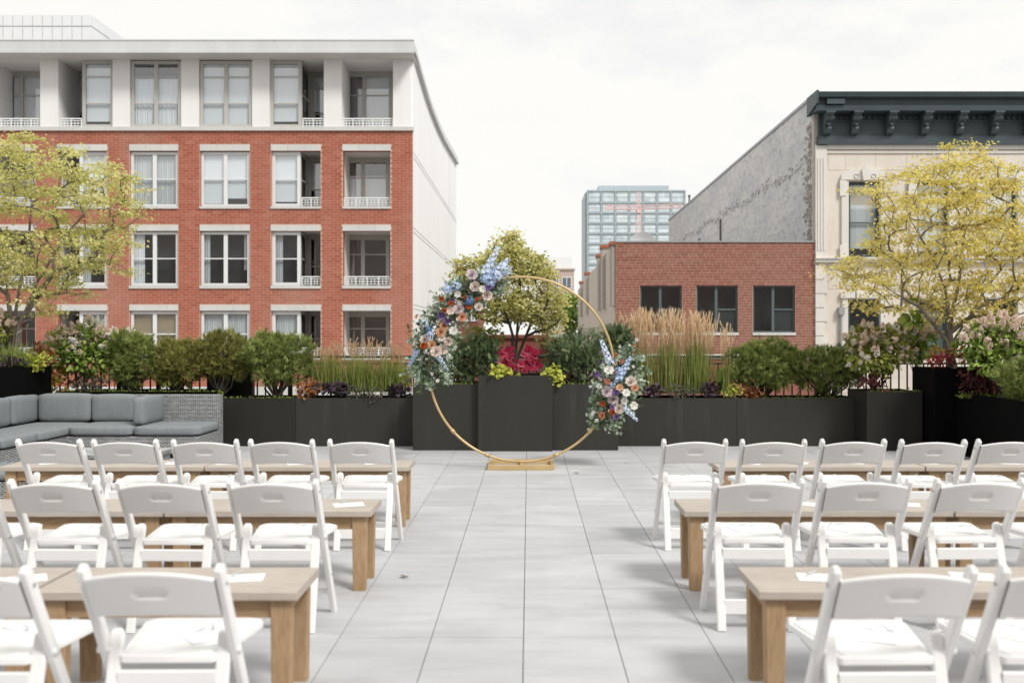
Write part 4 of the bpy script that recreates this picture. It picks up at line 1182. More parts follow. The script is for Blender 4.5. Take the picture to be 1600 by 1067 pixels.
for x0, x1, y0, lab in (
    (-2.518, -0.93, 7.42, 'wooden bench nearest the ring, left of the aisle'),
    (-4.12, -2.532, 7.42, 'wooden bench nearest the sofa, at the far left of the front bench row'),
    (-2.12, -0.92, 5.56, 'wooden bench beside the aisle in the middle row on the left'),
    (-3.72, -2.136, 5.56, 'wooden bench at the left picture edge in the middle row'),
    (-1.98, -0.925, 3.81, 'wooden bench beside the aisle in the nearest row on the left'),
    (-3.58, -1.998, 3.81, 'wooden bench at the lower left corner of the picture'),
    (1.47, 3.08, 7.42, 'wooden bench nearest the ring, right of the aisle'),
    (3.095, 4.69, 7.42, 'wooden bench at the far right of the front bench row'),
    (0.91, 2.476, 5.56, 'wooden bench beside the aisle in the middle row on the right'),
    (2.49, 4.08, 5.56, 'wooden bench at the right picture edge in the middle row'),
    (0.925, 2.525, 3.82, 'wooden bench beside the aisle in the nearest row on the right')):
    bench(x0, x1, y0, HB, lab)
bp_l = {'front': (7.62, [585, 468, 360, 278, 180, 80]), 'middle': (5.76, [545, 402, 268, 135, 50]), 'nearest': (4.02, [378, 40])}
bp_r = {'front': (7.62, [1170, 1245, 1335, 1447, 1578]), 'middle': (5.76, [1152, 1265, 1413, 1560]), 'nearest': (4.02, [1281, 1525])}
for side, bp_ in (('left', bp_l), ('right', bp_r)):
    for rn, (y, xs) in bp_.items():
        for i, p in enumerate(xs):
            program(PX(p, y), y+rng.uniform(-0.03, 0.03), HB+0.0008, math.pi/2+rng.uniform(-0.35, 0.35)*1.0+(0.3 if side == 'left' else -0.3), f'program card, {ORD[i]} from the aisle on the {rn} benches, {side} side', 'cards laid on the benches', i+k)

# ------------------------------------------------------------------ gold ring
YA = 10.80
ac = pt(815, 577, YA); RR = 1.045
ring = thing('ring_arch', 'round gold metal ring standing on a rectangular gold base', 'arch', (ac[0], YA, 0))
m = MB(); n = 120; k = 8; r_ = 0.0138
for i in range(n):
    a = 2*math.pi*i/n; c = Vector((ac[0]+RR*math.cos(a), YA, ac[2]+RR*math.sin(a))); rad = Vector((math.cos(a), 0, math.sin(a)))
    for j in range(k):
        b = 2*math.pi*j/k; m.v.append(tuple(c+rad*r_*math.cos(b)+Vector((0, 1, 0))*r_*math.sin(b)))
for i in range(n):
    for j in range(k): m.f.append((i*k+j, ((i+1)%n)*k+j, ((i+1)%n)*k+(j+1)%k, i*k+(j+1)%k))
m.build('hoop', M['gold'], ring, True)
b0, b1, y0, y1 = PX(762,10.57), PX(866,10.57), 10.57, 11.10
m = MB(); m.beam((b0, y0+0.02, 0.027), (b1, y0+0.02, 0.027), 0.04, 0.054, side=(0,1,0), ch=0.08); m.build('base_bar', M['gold'], ring)
m = MB(); m.beam((b0, y1-0.02, 0.027), (b1, y1-0.02, 0.027), 0.04, 0.054, side=(0,1,0), ch=0.08); m.build('base_bar', M['gold'], ring)
for x in (b0+0.02, b1-0.02, ac[0]):
    m = MB(); m.beam((x, y0+0.041, 0.026), (x, y1-0.041, 0.026), 0.038, 0.05, ch=0.08); m.build('base_crossbar', M['gold'], ring)
m = MB(); m.tube([(ac[0], YA, 0.052), (ac[0], YA, ac[2]-RR)], 0.014); m.build('socket', M['gold'], ring)
for a in (222, 318, 292, 248):
    c = Vector((ac[0]+RR*math.cos(R(a)), YA, ac[2]+RR*math.sin(R(a)))); tg = Vector((-math.sin(R(a)), 0, math.cos(R(a))))
    MB().tube([c-tg*0.03, c+tg*0.03], 0.021, 8).build('joint_sleeve', M['gold'], ring, True)

# ------------------------------------------------------------------ flowers for the two arrangements
def petal_col(name, c1, c2, tr=0.25):
    return leaf_mat(name, [c1, c2], tr, 0.6, use_tint=False)
M['f_cream'] = petal_col('cream petals', (0.72,0.62,0.55), (0.80,0.71,0.65))
M['f_lav'] = petal_col('dusty lavender petals', (0.62,0.52,0.55), (0.72,0.62,0.63))
M['f_orange'] = petal_col('orange petals', (0.68,0.20,0.06), (0.78,0.30,0.12))
M['f_peach'] = petal_col('peach petals', (0.76,0.38,0.23), (0.80,0.48,0.33))
M['f_tan'] = petal_col('apricot petals', (0.66,0.38,0.20), (0.72,0.46,0.30))
M['f_blue'] = petal_col('pale blue petals', (0.45,0.58,0.82), (0.60,0.70,0.87))
M['f_lblue'] = petal_col('very pale blue petals', (0.60,0.71,0.88), (0.74,0.80,0.91))
M['f_dblue'] = petal_col('deep blue petals', (0.10,0.20,0.42), (0.20,0.33,0.55))
M['f_purple'] = petal_col('purple petals', (0.09,0.05,0.16), (0.22,0.14,0.34))
M['f_white'] = petal_col('white petals', (0.78,0.76,0.70), (0.84,0.82,0.78))
M['f_core'] = plain('flower heart', (0.20,0.14,0.05), (0.12,0.08,0.03), 60, 0.8)
M['euc'] = leaf_mat('eucalyptus leaves', [(0.22,0.30,0.20),(0.33,0.41,0.30),(0.46,0.53,0.42),(0.27,0.35,0.26),(0.58,0.63,0.54)], 0.25, 0.6)
M['euc_dark'] = leaf_mat('dark green leaves', [(0.05,0.09,0.035),(0.09,0.15,0.06),(0.12,0.17,0.08)], 0.25, 0.45)
M['stem'] = plain('green stem', (0.13,0.17,0.06), (0.10,0.13,0.05), 10, 0.7)
def petal(m, base, out, up, L, Wd, cup, curl):
    """3x3 cupped petal"""
    out, up = Vector(out).normalized(), Vector(up).normalized(); sd = out.cross(up).normalized()
    k = len(m.v); b = Vector(base)
    for i, (t, w) in enumerate(((0.0, 0.35), (0.55, 1.0), (1.0, 0.62))):
        for s_ in (-1, 0, 1):
            p = b + (out*math.sin(cup)+up*math.cos(cup))*L*t + sd*s_*w*Wd/2 + out*(curl*L*t*t) - out*(0.16*Wd*abs(s_)*-1 if t < 0.9 else 0)*0
            p = p - out*(abs(s_)*Wd*0.14*(1-t*0.6))
            m.v.append(tuple(p))
    for i in range(2):
        for j in range(2):
            q = k+i*3+j; m.f.append((q, q+1, q+4, q+3))
def bloom_mesh(name, mat, rings, r0):
    """rose-like flower facing +z, radius about r0"""
    m = MB(); ga = 0
    for cnt, rad, L, Wd, cup, curl in rings:
        for i in range(cnt):
            a = ga+2*math.pi*i/cnt+rng.uniform(-0.12, 0.12)
            o_ = (math.cos(a), math.sin(a), 0)
            petal(m, (o_[0]*rad*r0, o_[1]*rad*r0, 0), o_, (0, 0, 1), L*r0, Wd*r0, cup, curl)
        ga += 0.7
    return m.mesh(name, mat, True)
ROSE = [(3, 0.05, 0.75, 0.5, 0.0, 0.05), (5, 0.12, 0.80, 0.65, 0.15, 0.08), (6, 0.22, 0.85, 0.8, 0.35, 0.15), (7, 0.28, 0.92, 0.95, 0.75, 0.25), (7, 0.25, 1.0, 1.05, 1.2, 0.15)]
RANU = [(4, 0.05, 0.85, 0.4, -0.02, -0.05), (6, 0.16, 0.88, 0.5, 0.02, -0.12), (8, 0.30, 0.90, 0.6, 0.12, -0.20), (9, 0.42, 0.92, 0.7, 0.30, -0.25), (10, 0.50, 0.80, 0.7, 0.60, -0.2)]
OPEN = [(6, 0.10, 0.55, 0.5, 0.5, 0.1), (7, 0.12, 0.85, 0.8, 0.95, 0.2), (7, 0.12, 1.0, 0.85, 1.25, 0.1)]
bl_cache = {}
def bloom(kind, matn):
    key = (kind, matn)
    if key not in bl_cache: bl_cache[key] = bloom_mesh(kind, M[matn], {'rose': ROSE, 'ranunculus': RANU, 'open_flower': OPEN}[kind], 1.0)
    return bl_cache[key]
def cluster_mesh(name, mat, n=46):
    """ball of small five-petalled florets, radius 1"""
    P, D, U = [], [], []
    for i in range(n):
        d = nrm(rng.normal(size=3)); d[2] = abs(d[2])*1.1-0.15; d = nrm(d)
        c = d*rng.uniform(0.75, 1.0)
        u = nrm(np.cross(d, rng.normal(size=3))); w = np.cross(d, u)
        for j in range(5):
            a = 2*math.pi*j/5; q = u*math.cos(a)+w*math.sin(a)
            P.append(c); D.append(q+0.25*d); U.append(d)
    return leaf_mesh(name, np.array(P), np.array(D), np.array(U), 0.30, 0.28, mat, LEAF_DIAMOND)
def spike_mesh(name, mat, L=1.0, n=34):
    P, D, U = [], [], []
    for i in range(n):
        t = i/n; a = i*2.4; rad = 0.105*(1-0.65*t)+0.01
        o_ = np.array([math.cos(a), math.sin(a), 0.15]); c = np.array([math.cos(a)*rad, math.sin(a)*rad, t*L])
        u = nrm(np.cross(o_, [0, 0, 1])); w = np.cross(nrm(o_), u)
        for j in range(5):
            b = 2*math.pi*j/5; q = u*math.cos(b)+w*math.sin(b)
            P.append(c); D.append(q+0.35*o_); U.append(o_)
    sz = 0.105*(1-0.45*np.repeat(np.arange(n)/n, 5))
    return leaf_mesh(name, np.array(P), np.array(D), np.array(U), sz, sz*0.95, mat, LEAF_DIAMOND)
cl_cache = {}
def cached(fn, nm, matn):
    if (nm, matn) not in cl_cache: cl_cache[(nm, matn)] = fn(nm, M[matn])
    return cl_cache[(nm, matn)]
def put(me, nm, parent, loc, zdir, scale, spin=None):
    o = bpy.data.objects.new(nm, me); link(o, parent)
    q = Vector(zdir).normalized().to_track_quat('Z', 'Y')
    o.rotation_mode = 'QUATERNION'
    o.rotation_quaternion = q @ Matrix.Rotation(rng.uniform(0, 6.28) if spin is None else spin, 4, 'Z').to_quaternion()
    o.scale = (scale,)*3
    o.location = Vector(loc)-parent.location
    return o
def arrangement(label, spine, half, blooms, spikes, base, n_leaf, seed_sprays):
    """spine: pixel points along the ring with half-widths; blooms: (px, py, diameter px, kind, colour)"""
    e = thing('flower_arrangement', label, 'flowers', base)
    s = YA/F
    sp = np.array(spine, float); hw = np.array(half, float)
    seg = np.sqrt((np.diff(sp, axis=0)**2).sum(1)); cum = np.concatenate([[0], np.cumsum(seg)])
    def on(t):
        d = t*cum[-1]; i = min(np.searchsorted(cum, d, side='right')-1, len(seg)-1); f_ = (d-cum[i])/seg[i]
        return sp[i]+(sp[i+1]-sp[i])*f_, hw[i]+(hw[i+1]-hw[i])*f_, (sp[i+1]-sp[i])/seg[i]
    # leafy stems radiating from the spine
    P, D, U, L, Wd = [], [], [], [], []; SA, SB = [], []
    P2, D2, U2, L2, W2 = [], [], [], [], []
    for i in range(n_leaf):
        c, h_, tg = on(rng.uniform(0, 1)); nx_ = np.array([-tg[1], tg[0]])
        side = rng.choice([-1, 1]); aim = nx_*side*rng.uniform(0.3, 1)+tg*rng.uniform(-1.1, 1.1); aim /= np.linalg.norm(aim)+1e-6
        length = h_*rng.uniform(0.45, 1.08)
        dep = rng.uniform(-0.75, 0.55)
        p0 = pt(c[0], c[1], YA)
        d3 = nrm(np.array([aim[0], dep, -aim[1]]))
        p1 = p0+d3*length*s; p1[2] -= 0.10*length*s
        SA.append(p0); SB.append(p1)
        nl = rng.integers(5, 9)
        dark = rng.uniform() < 0.2
        for q in range(nl):
            t = 0.30+0.75*q/nl; pp = p0+(p1-p0)*t
            a = q*math.pi/2+rng.uniform(0, 1)
            u = nrm(np.cross(d3, [0.3, 0.2, 1])); w = np.cross(d3, u)
            dd = nrm(u*math.cos(a)+w*math.sin(a)+d3*0.55+np.array([0, -0.25, 0]))
            nn = nrm(rng.normal(size=3)*0.8+np.array([0.4, -1.5, 1.2]))
            lsz = rng.uniform(0.032, 0.064)
            if dark: P2.append(pp); D2.append(dd); U2.append(nn); L2.append(lsz*1.35); W2.append(lsz*0.5)
            else: P.append(pp); D.append(dd); U.append(nn); L.append(lsz); Wd.append(lsz*rng.uniform(0.7, 0.95))
    leaves('eucalyptus_foliage', np.array(P), np.array(D), np.array(U), np.array(L), np.array(Wd), M['euc'], e, LEAF_ROUND)
    if P2: leaves('dark_foliage', np.array(P2), np.array(D2), np.array(U2), np.array(L2), np.array(W2), M['euc_dark'], e, LEAF_OVAL)
    tubes_np('stems', SA, SB, 0.0028, 0.0014, M['stem'], e, 4, 'stuff')
    # small filler blossoms
    for i in range(int(n_leaf*0.11)):
        c, h_, tg = on(rng.uniform(0.03, 0.97)); q = c+rng.normal(size=2)*h_*0.36
        put(bloom('open_flower', rng.choice(['f_white', 'f_lav', 'f_cream', 'f_peach', 'f_purple', 'f_white'])), 'small_blossom', e, pt(q[0], q[1], YA-rng.uniform(0.06, 0.17)), (rng.normal()*0.5, -1, rng.normal()*0.5+0.3), rng.uniform(0.012, 0.024))
    for px, py, dpx, kind, colr in blooms:
        dep = rng.uniform(0.13, 0.21)
        p = pt(px, py, YA-dep); zd = (rng.normal()*0.25, -1, 0.22+rng.normal()*0.2)
        rad = dpx*s*0.5
        if kind == 'ball': put(cached(cluster_mesh, 'blue_blossom', colr), 'blossom_cluster', e, p, zd, rad*1.05)
        else:
            sc = rad*(0.95 if kind == 'rose' else 1.15 if kind == 'ranunculus' else 0.98)
            put(bloom(kind, colr), kind, e, p, zd, sc)
    for (x0, y0, x1, y1, colr) in spikes:
        a, b = pt(x0, y0, YA-0.15), pt(x1, y1, YA-0.13+rng.uniform(-0.05, 0.05)); L_ = np.linalg.norm(b-a)
        put(cached(spike_mesh, 'delphinium', colr), 'delphinium_spike', e, a, b-a, L_)
    return e
big = [
 (737,430,15,'rose','f_lav'),(742,448,14,'rose','f_cream'),(761,462,14,'rose','f_cream'),(754,452,11,'open_flower','f_white'),
 (689,468,10,'ranunculus','f_orange'),(703,475,10,'ranunculus','f_orange'),(726,466,8,'ranunculus','f_orange'),(695,484,9,'ranunculus','f_orange'),(732,481,11,'ranunculus','f_orange'),(746,468,8,'ranunculus','f_orange'),
 (704,486,13,'open_flower','f_cream'),(717,483,14,'rose','f_lav'),(690,493,12,'open_flower','f_purple'),(698,503,9,'open_flower','f_purple'),(764,449,11,'open_flower','f_purple'),
 (694,509,12,'rose','f_tan'),(709,517,13,'open_flower','f_white'),(689,519,13,'rose','f_tan'),(690,529,11,'open_flower','f_cream'),
 (663,542,13,'ranunculus','f_orange'),(675,539,11,'rose','f_tan'),(682,550,15,'rose','f_cream'),(692,546,14,'rose','f_cream'),(663,531,12,'rose','f_cream'),
 (698,452,14,'ball','f_blue'),(711,447,15,'ball','f_blue'),(733,470,15,'ball','f_dblue'),(663,505,13,'ball','f_lblue'),(671,515,11,'ball','f_dblue'),(672,524,12,'ball','f_blue'),
 (765,441,17,'ball','f_blue'),(776,431,17,'ball','f_lblue'),(757,436,13,'ball','f_blue'),(788,420,15,'ball','f_lblue'),(701,533,12,'rose','f_cream'),(748,480,11,'rose','f_cream'),(722,495,12,'rose','f_peach'),(715,460,10,'open_flower','f_white')]
big_sp = [(757,428,780,384,'f_lblue'),(760,440,795,404,'f_lblue'),(757,434,778,418,'f_blue'),(652,547,638,573,'f_blue'),(684,556,700,578,'f_lblue'),(704,452,694,440,'f_blue'),(770,436,800,424,'f_lblue')]
arrangement('large blue, orange and cream flower spray on the upper left of the ring',
            [(680,592),(670,565),(672,535),(685,505),(703,478),(728,455),(752,443),(785,432)], [26,46,44,43,42,38,33,28], big, big_sp, (PX(690,YA), YA, 0.9), 400, 0)
small = [
 (962,554,8,'ranunculus','f_peach'),(972,566.5,9,'ranunculus','f_peach'),(948,598,11,'ranunculus','f_peach'),(941,632,10,'ranunculus','f_orange'),(939,649,12,'ranunculus','f_peach'),(956,644,11,'ranunculus','f_orange'),(968,606,11,'open_flower','f_tan'),
 (948,612,15,'rose','f_lav'),(959,624,15,'rose','f_lav'),(967,638,14,'rose','f_cream'),(986,597,15,'rose','f_cream'),(951,579,15,'open_flower','f_white'),(992,606,10,'rose','f_peach'),
 (936,604,9,'open_flower','f_white'),(978,614,12,'open_flower','f_white'),(976,626,11,'open_flower','f_white'),(990,634,12,'open_flower','f_white'),
 (957,602,10,'ball','f_blue'),(962,614,10,'open_flower','f_purple'),(932,585,8,'open_flower','f_purple'),(923,602,9,'open_flower','f_purple'),(956,636,8,'open_flower','f_purple'),(963,652,9,'open_flower','f_purple'),(966,578,10,'ball','f_blue')]
small_sp = [(953,567,939,530,'f_lblue'),(966,592,986,557,'f_blue'),(974,635,996,657,'f_lblue'),(962,597,970,575,'f_blue'),(940,590,932,578,'f_purple')]
arrangement('smaller peach, lavender and blue flower spray on the right of the ring',
            [(985,560),(968,590),(958,615),(950,640),(940,665)], [34,46,46,42,27], small, small_sp, (PX(957,YA), YA, 0.5), 215, 0)

# ------------------------------------------------------------------ sofa
sofa = thing('sectional_sofa', 'grey wicker sectional sofa with blue grey cushions', 'sofa', (-5.2, 11.9, 0))
XSR = -3.98
m = MB(); m.box(-6.75, XSR, 11.55, 12.30, 0.06, 0.275); m.build('long_base', M['wicker'], sofa)
m = MB(); m.box(-6.75, XSR, 12.302, 12.42, 0.06, 0.725); m.build('long_back', M['wicker'], sofa)
m = MB(); m.box(-6.44, -5.60, 9.1, 11.546, 0.06, 0.275); m.build('short_base', M['wicker'], sofa)
m = MB(); m.box(-6.56, -6.442, 9.1, 12.30, 0.06, 0.70); m.build('short_back', M['wicker'], sofa)
def cush(nm, *a, r_=0.034, puff=0.012): MB().rbox(*a, r_, 8, puff).build(nm, M['cushion'], sofa, True, True)
xa, xb = -5.565, -4.855
cush('seat_cushion', xa, PX(210,11.6), 11.52, 12.16, 0.28, 0.395)
cush('seat_cushion', PX(212,11.6), XSR+0.0, 11.52, 12.29, 0.28, 0.395)
cush('seat_cushion', -6.28, -5.575, 10.86, 12.16, 0.28, 0.395)
cush('seat_cushion', -6.28, -5.575, 10.10, 10.85, 0.28, 0.395)
cush('seat_cushion', -6.28, -5.575, 9.12, 10.09, 0.28, 0.395)
cush('back_cushion', PX(64,12.2), PX(144,12.2), 12.12, 12.29, 0.40, 0.745)
cush('back_cushion', PX(147,12.2), PX(213,12.2), 12.12, 12.29, 0.40, 0.735)
cush('end_cushion', -4.83, -4.69, 11.62, 12.29, 0.40, 0.735)
cush('back_cushion', -6.43, -6.27, 11.60, 12.24, 0.40, 0.735)
cush('back_cushion', -6.43, -6.27, 10.90, 11.58, 0.40, 0.735)
cush('back_cushion', -6.43, -6.27, 10.12, 10.88, 0.40, 0.735)
for x, y in ((-6.65, 11.62), (XSR-0.08, 11.62), (XSR-0.08, 12.34), (-5.68, 9.2), (-6.38, 9.2), (-5.3, 11.62)):
    MB().box(x-0.03, x+0.03, y-0.03, y+0.03, 0, 0.059).build('foot', M['rail'], sofa)
ct = thing('coffee_table', 'low grey wicker table in front of the sofa', 'table', (-4.45, 9.9, 0))
MB().rbox(-5.1, -3.78, 9.55, 10.2, 0.255, 0.30, 0.015, 4).build('table_top', M['wicker'], ct)
MB().box(-5.06, -3.82, 9.59, 10.16, 0.05, 0.252).build('base', M['wicker'], ct)
for x in (-5.02, -3.86):
    for y in (9.63, 10.12): MB().box(x-0.03, x+0.03, y-0.03, y+0.03, 0, 0.049).build('foot', M['rail'], ct)
ot = thing('ottoman', 'wicker ottoman with grey cushion half hidden under the front left bench', 'ottoman', (-4.35, 8.3, 0))
MB().box(-4.85, -3.86, 7.98, 8.62, 0.04, 0.27).build('base', M['wicker'], ot)
MB().rbox(-4.86, -3.85, 7.97, 8.63, 0.272, 0.36, 0.035, 6, 0.01).build('cushion', M['cushion'], ot, True, True)
for x in (-4.8, -3.92):
    for y in (8.04, 8.56): MB().box(x-0.025, x+0.025, y-0.025, y+0.025, 0, 0.039).build('foot', M['rail'], ot)

# dry leaves on the pavers
M['dry'] = leaf_mat('dry leaf', [(0.16,0.10,0.05),(0.12,0.09,0.06)], 0.1)
for px, py, sz, lab in ((628,903,0.045,'small curled dry leaf on the aisle pavers, left side'), (899,740,0.05,'dry leaf on the pavers right of the gold base'), (977,724,0.03,'tiny dry leaf near the right planter foot')):
    y = EYE*F/(py-CY); p = (PX(px, y), y, 0.006)
    o = bpy.data.objects.new('dry_leaf', leaf_mesh('dry_leaf', np.array([p, (p[0]+sz*0.3, p[1], 0.008)]), np.array([[1,0.3,0.1],[-0.6,0.7,0.2]]), np.array([[0,0,1.],[0.3,0,1]]), sz, sz*0.6, M['dry'], LEAF_OVAL))
    COL.objects.link(o); tag(o, lab, 'leaf')

# ------------------------------------------------------------------ trees
M['bark'] = plain('grey brown bark', (0.26,0.22,0.18), (0.15,0.125,0.10), 14, 0.9, 0.5, 60, stretch=(1,1,0.25))
M['bark_dark'] = plain('dark bark', (0.085,0.07,0.055), (0.05,0.042,0.035), 14, 0.9, 0.5, 60, stretch=(1,1,0.25))
M['leaf_ltree'] = leaf_mat('yellow green maple leaves', [(0.511,0.508,0.152),(0.658,0.635,0.235),(0.771,0.728,0.318),(0.590,0.589,0.193),(0.839,0.774,0.442)], 0.5)
M['leaf_rtree'] = leaf_mat('golden maple leaves', [(0.640,0.561,0.139),(0.772,0.661,0.190),(0.861,0.739,0.266),(0.696,0.628,0.177),(0.880,0.795,0.392)], 0.5)
M['leaf_ctree'] = leaf_mat('cream edged leaves', [(0.36,0.37,0.11),(0.58,0.56,0.20),(0.80,0.75,0.36),(0.46,0.46,0.14),(0.88,0.84,0.52),(0.70,0.66,0.27)], 0.55)
def in_poly(p, poly):
    x, y = p; c = False; n = len(poly); j = n-1
    for i in range(n):
        xi, yi = poly[i]; xj, yj = poly[j]
        if (yi > y) != (yj > y) and x < (xj-xi)*(y-yi)/(yj-yi)+xi: c = not c
        j = i
    return c
def tree(label, Y, base_px, poly, stems, n_cl, depth, leaf_m, bark_m, per, lsize, cl_r, r_base, z0, flat=0.45, droop=0.5, tpl=LEAF_MAPLE, hole=None, name='tree'):
    """crown grown through leaf pads spread in the crown's volume, each joined to the nearest limb"""
    base = pt(base_px[0], base_px[1], Y); base[2] = z0
    e = thing(name, label, 'tree', tuple(base))
    xs = [p[0] for p in poly]; ys = [p[1] for p in poly]; cxp = sum(xs)/len(xs); cyp = sum(ys)/len(ys)
    C = []
    tries = 0
    while len(C) < n_cl and tries < n_cl*40:
        tries += 1
        q = (rng.uniform(min(xs), max(xs)), rng.uniform(min(ys), max(ys)))
        if not in_poly(q, poly): continue
        if hole is not None and hole(q): continue
        rel = min(1, math.hypot((q[0]-cxp)/((max(xs)-min(xs))/2), (q[1]-cyp)/((max(ys)-min(ys))/2)))
        dy = depth*math.sqrt(max(0.03, 1-rel*rel))*rng.uniform(-1, 1)
        c = pt(q[0], q[1], Y); c[1] += dy
        if C and min(np.linalg.norm(c-d) for d in C) < cl_r*0.92: continue
        C.append(c)
    nodes = [base.copy()]; parent = [-1]
    for st in stems:
        prev = 0
        pp = [pt(a, b, Y+dy) for a, b, dy in st]
        last = nodes[0]
        for p in pp:
            for t in (0.5, 1.0):
                nodes.append(last+(p-last)*t+rng.normal(size=3)*0.008); parent.append(prev); prev = len(nodes)-1
            last = p
    C.sort(key=lambda c: np.linalg.norm(c-base))
    ends = []
    for c in C:
        A = np.array(nodes)
        d = np.linalg.norm(A-c, axis=1)
        cost = d + np.where(A[:,2] > c[2]-0.02, 0.6*(A[:,2]-c[2]+0.02)+0.12, 0) + 0.12*np.linalg.norm(A-base, axis=1)*0
        cost[0] += 1.0
        i = int(np.argmin(cost)); a = np.array(nodes[i])
        n = max(2, int(d[i]/0.10)); lift = 0.12*d[i]
        prev = i
        for s_ in range(1, n+1):
            t = s_/n; p = a+(c-a)*t; p[2] += lift*math.sin(math.pi*t)*0.6; p += rng.normal(size=3)*0.012*(t < 1)
            nodes.append(p); parent.append(prev); prev = len(nodes)-1
        ends.append(prev)
    cnt = np.zeros(len(nodes)); 
    for k in ends: cnt[k] += 1
    for k in range(len(nodes)-1, 0, -1): cnt[parent[k]] += cnt[k]
    cnt = np.maximum(cnt, 0.6)
    rad = np.minimum(r_base, 0.0024*cnt**0.54+0.0015)
    A = np.array([nodes[parent[k]] for k in range(1, len(nodes))]); B = np.array(nodes[1:])
    ra = np.array([min(rad[parent[k]], rad[k]*1.25) for k in range(1, len(nodes))]); rb = rad[1:]
    thick = rb > 0.011
    tubes_np('trunk', A[thick], B[thick], ra[thick], rb[thick], bark_m, e, 8)
    tubes_np('branches', A[~thick], B[~thick], ra[~thick], rb[~thick], bark_m, e, 5, 'stuff')
    P, D, U, TA, TB, TI = [], [], [], [], [], []
    for c in C:
        n = int(per*rng.uniform(0.6, 1.4)); s_ = cl_r*rng.uniform(0.7, 1.25)
        o_ = rng.normal(size=(n,3))*np.array([1, 1, flat])*s_*0.62
        P.append(c+o_); d = o_*np.array([1, 1, 0.3])/s_+rng.normal(size=(n,3))*0.45; d[:,2] -= droop
        D.append(d); TI.append(np.clip(rng.uniform(0.1, 0.9)+rng.normal(size=n)*0.22, 0, 1)); u = rng.normal(size=(n,3))*0.55; u[:,2] += 0.9; u[:,1] -= 0.35; U.append(u)
        for q in range(min(7, n//4)):
            TA.append(c); TB.append(c+o_[q]*0.9)
    P, D, U = np.concatenate(P), np.concatenate(D), np.concatenate(U)
    L = lsize*rng.uniform(0.65, 1.3, len(P))
    leaves('crown', P, D, U, L, L*0.8, leaf_m, e, tpl, tint=np.concatenate(TI))
    tubes_np('twigs', TA, TB, 0.0022, 0.0012, bark_m, e, 4, 'stuff')
    return e
lp = [(-130,300),(-80,240),(20,209),(60,212),(85,230),(140,238),(172,260),(190,260),(222,302),(216,332),(185,348),(198,398),(180,424),(150,438),(115,468),(98,500),(70,488),(40,450),(-40,450),(-120,400)]
tree('yellow green maple leaning over the sofa at the left edge', 12.3, (16,575), lp,
     [[(18,500,0),(8,420,0.1),(-20,330,0.1)], [(30,510,-0.05),(60,440,-0.1),(110,360,-0.15),(150,310,-0.2)], [(22,500,0.05),(38,420,0.15),(50,330,0.2),(48,260,0.2)], [(26,515,0.0),(85,425,0.1),(150,400,0.05)]],
     285, 0.8, M['leaf_ltree'], M['bark'], 62, 0.045, 0.15, 0.04, 1.05, flat=0.36)
tree('small tuft-topped sapling branch of the left maple', 12.5, (30,570), [(130,235),(150,218),(160,240),(140,252)], [[(60,430,0),(110,330,0)]], 5, 0.05, M['leaf_ltree'], M['bark'], 30, 0.045, 0.10, 0.02, 1.05) if False else None
rp = [(1479,220),(1506,229),(1540,219),(1553,232),(1550,262),(1587,282),(1640,300),(1668,360),(1650,430),(1640,500),(1580,500),(1506,506),(1459,499),(1420,480),(1371,492),(1331,488),(1327,463),(1304,443),(1290,424),(1337,391),(1372,372),(1368,350),(1370,312),(1346,295),(1376,276),(1405,273),(1422,259),(1452,252)]
tree('golden yellow tree in the right corner planter', 12.4, (1490,572), rp,
     [[(1484,520,0),(1498,440,0.05),(1508,360,0.1),(1518,280,0.1)], [(1486,530,0),(1478,450,-0.15),(1456,400,-0.2),(1420,340,-0.3)], [(1492,530,0.05),(1540,450,0.2),(1590,390,0.3)], [(1480,535,-0.05),(1440,480,-0.25),(1380,445,-0.3),(1335,430,-0.3)]],
     330, 0.85, M['leaf_rtree'], M['bark'], 64, 0.045, 0.15, 0.042, 1.05, flat=0.36)
cp = [(792,360),(806,362),(812,374),(821,392),(841,404),(858,416),(868,431),(880,450),(884,476),(897,491),(890,499),(873,507),(852,518),(830,505),(800,498),(770,505),(745,500),(735,470),(712,430),(710,410),(727,392),(751,405),(769,386),(775,370)]
tree('small cream leaved tree in the tall central planter behind the ring', 12.85, (806,590), cp,
     [[(802,545,0),(797,505,-0.05),(780,470,-0.1),(760,440,-0.1)], [(806,545,0),(810,490,0.05),(812,440,0.08),(800,390,0.05)], [(812,550,0.05),(830,505,0.1),(850,460,0.1)], [(803,545,0),(815,500,-0.1),(835,450,-0.12)]],
     270, 0.45, M['leaf_ctree'], M['bark_dark'], 40, 0.042, 0.085, 0.018, 0.93, flat=0.7, droop=0.25, tpl=LEAF_OVAL)

# ------------------------------------------------------------------ shrubs and other plants
M['pine'] = leaf_mat('pine needles', [(0.102,0.142,0.035),(0.160,0.210,0.052),(0.227,0.278,0.075),(0.356,0.401,0.124),(0.507,0.537,0.209)], 0.2, 0.5)
M['pine_olive'] = leaf_mat('olive pine needles', [(0.135,0.140,0.034),(0.206,0.206,0.055),(0.291,0.291,0.081),(0.443,0.408,0.128)], 0.2, 0.5)
M['yew'] = leaf_mat('yew needles', [(0.043,0.071,0.034),(0.089,0.131,0.059),(0.158,0.215,0.100),(0.268,0.335,0.167)], 0.15, 0.5)
M['hyd'] = leaf_mat('hydrangea leaves', [(0.116,0.198,0.033),(0.198,0.297,0.058),(0.297,0.396,0.083),(0.363,0.429,0.099)], 0.3, 0.5)
M['hyd_yel'] = leaf_mat('yellowing hydrangea leaves', [(0.195,0.255,0.045),(0.315,0.345,0.075),(0.435,0.420,0.105),(0.255,0.300,0.060)], 0.35, 0.5)
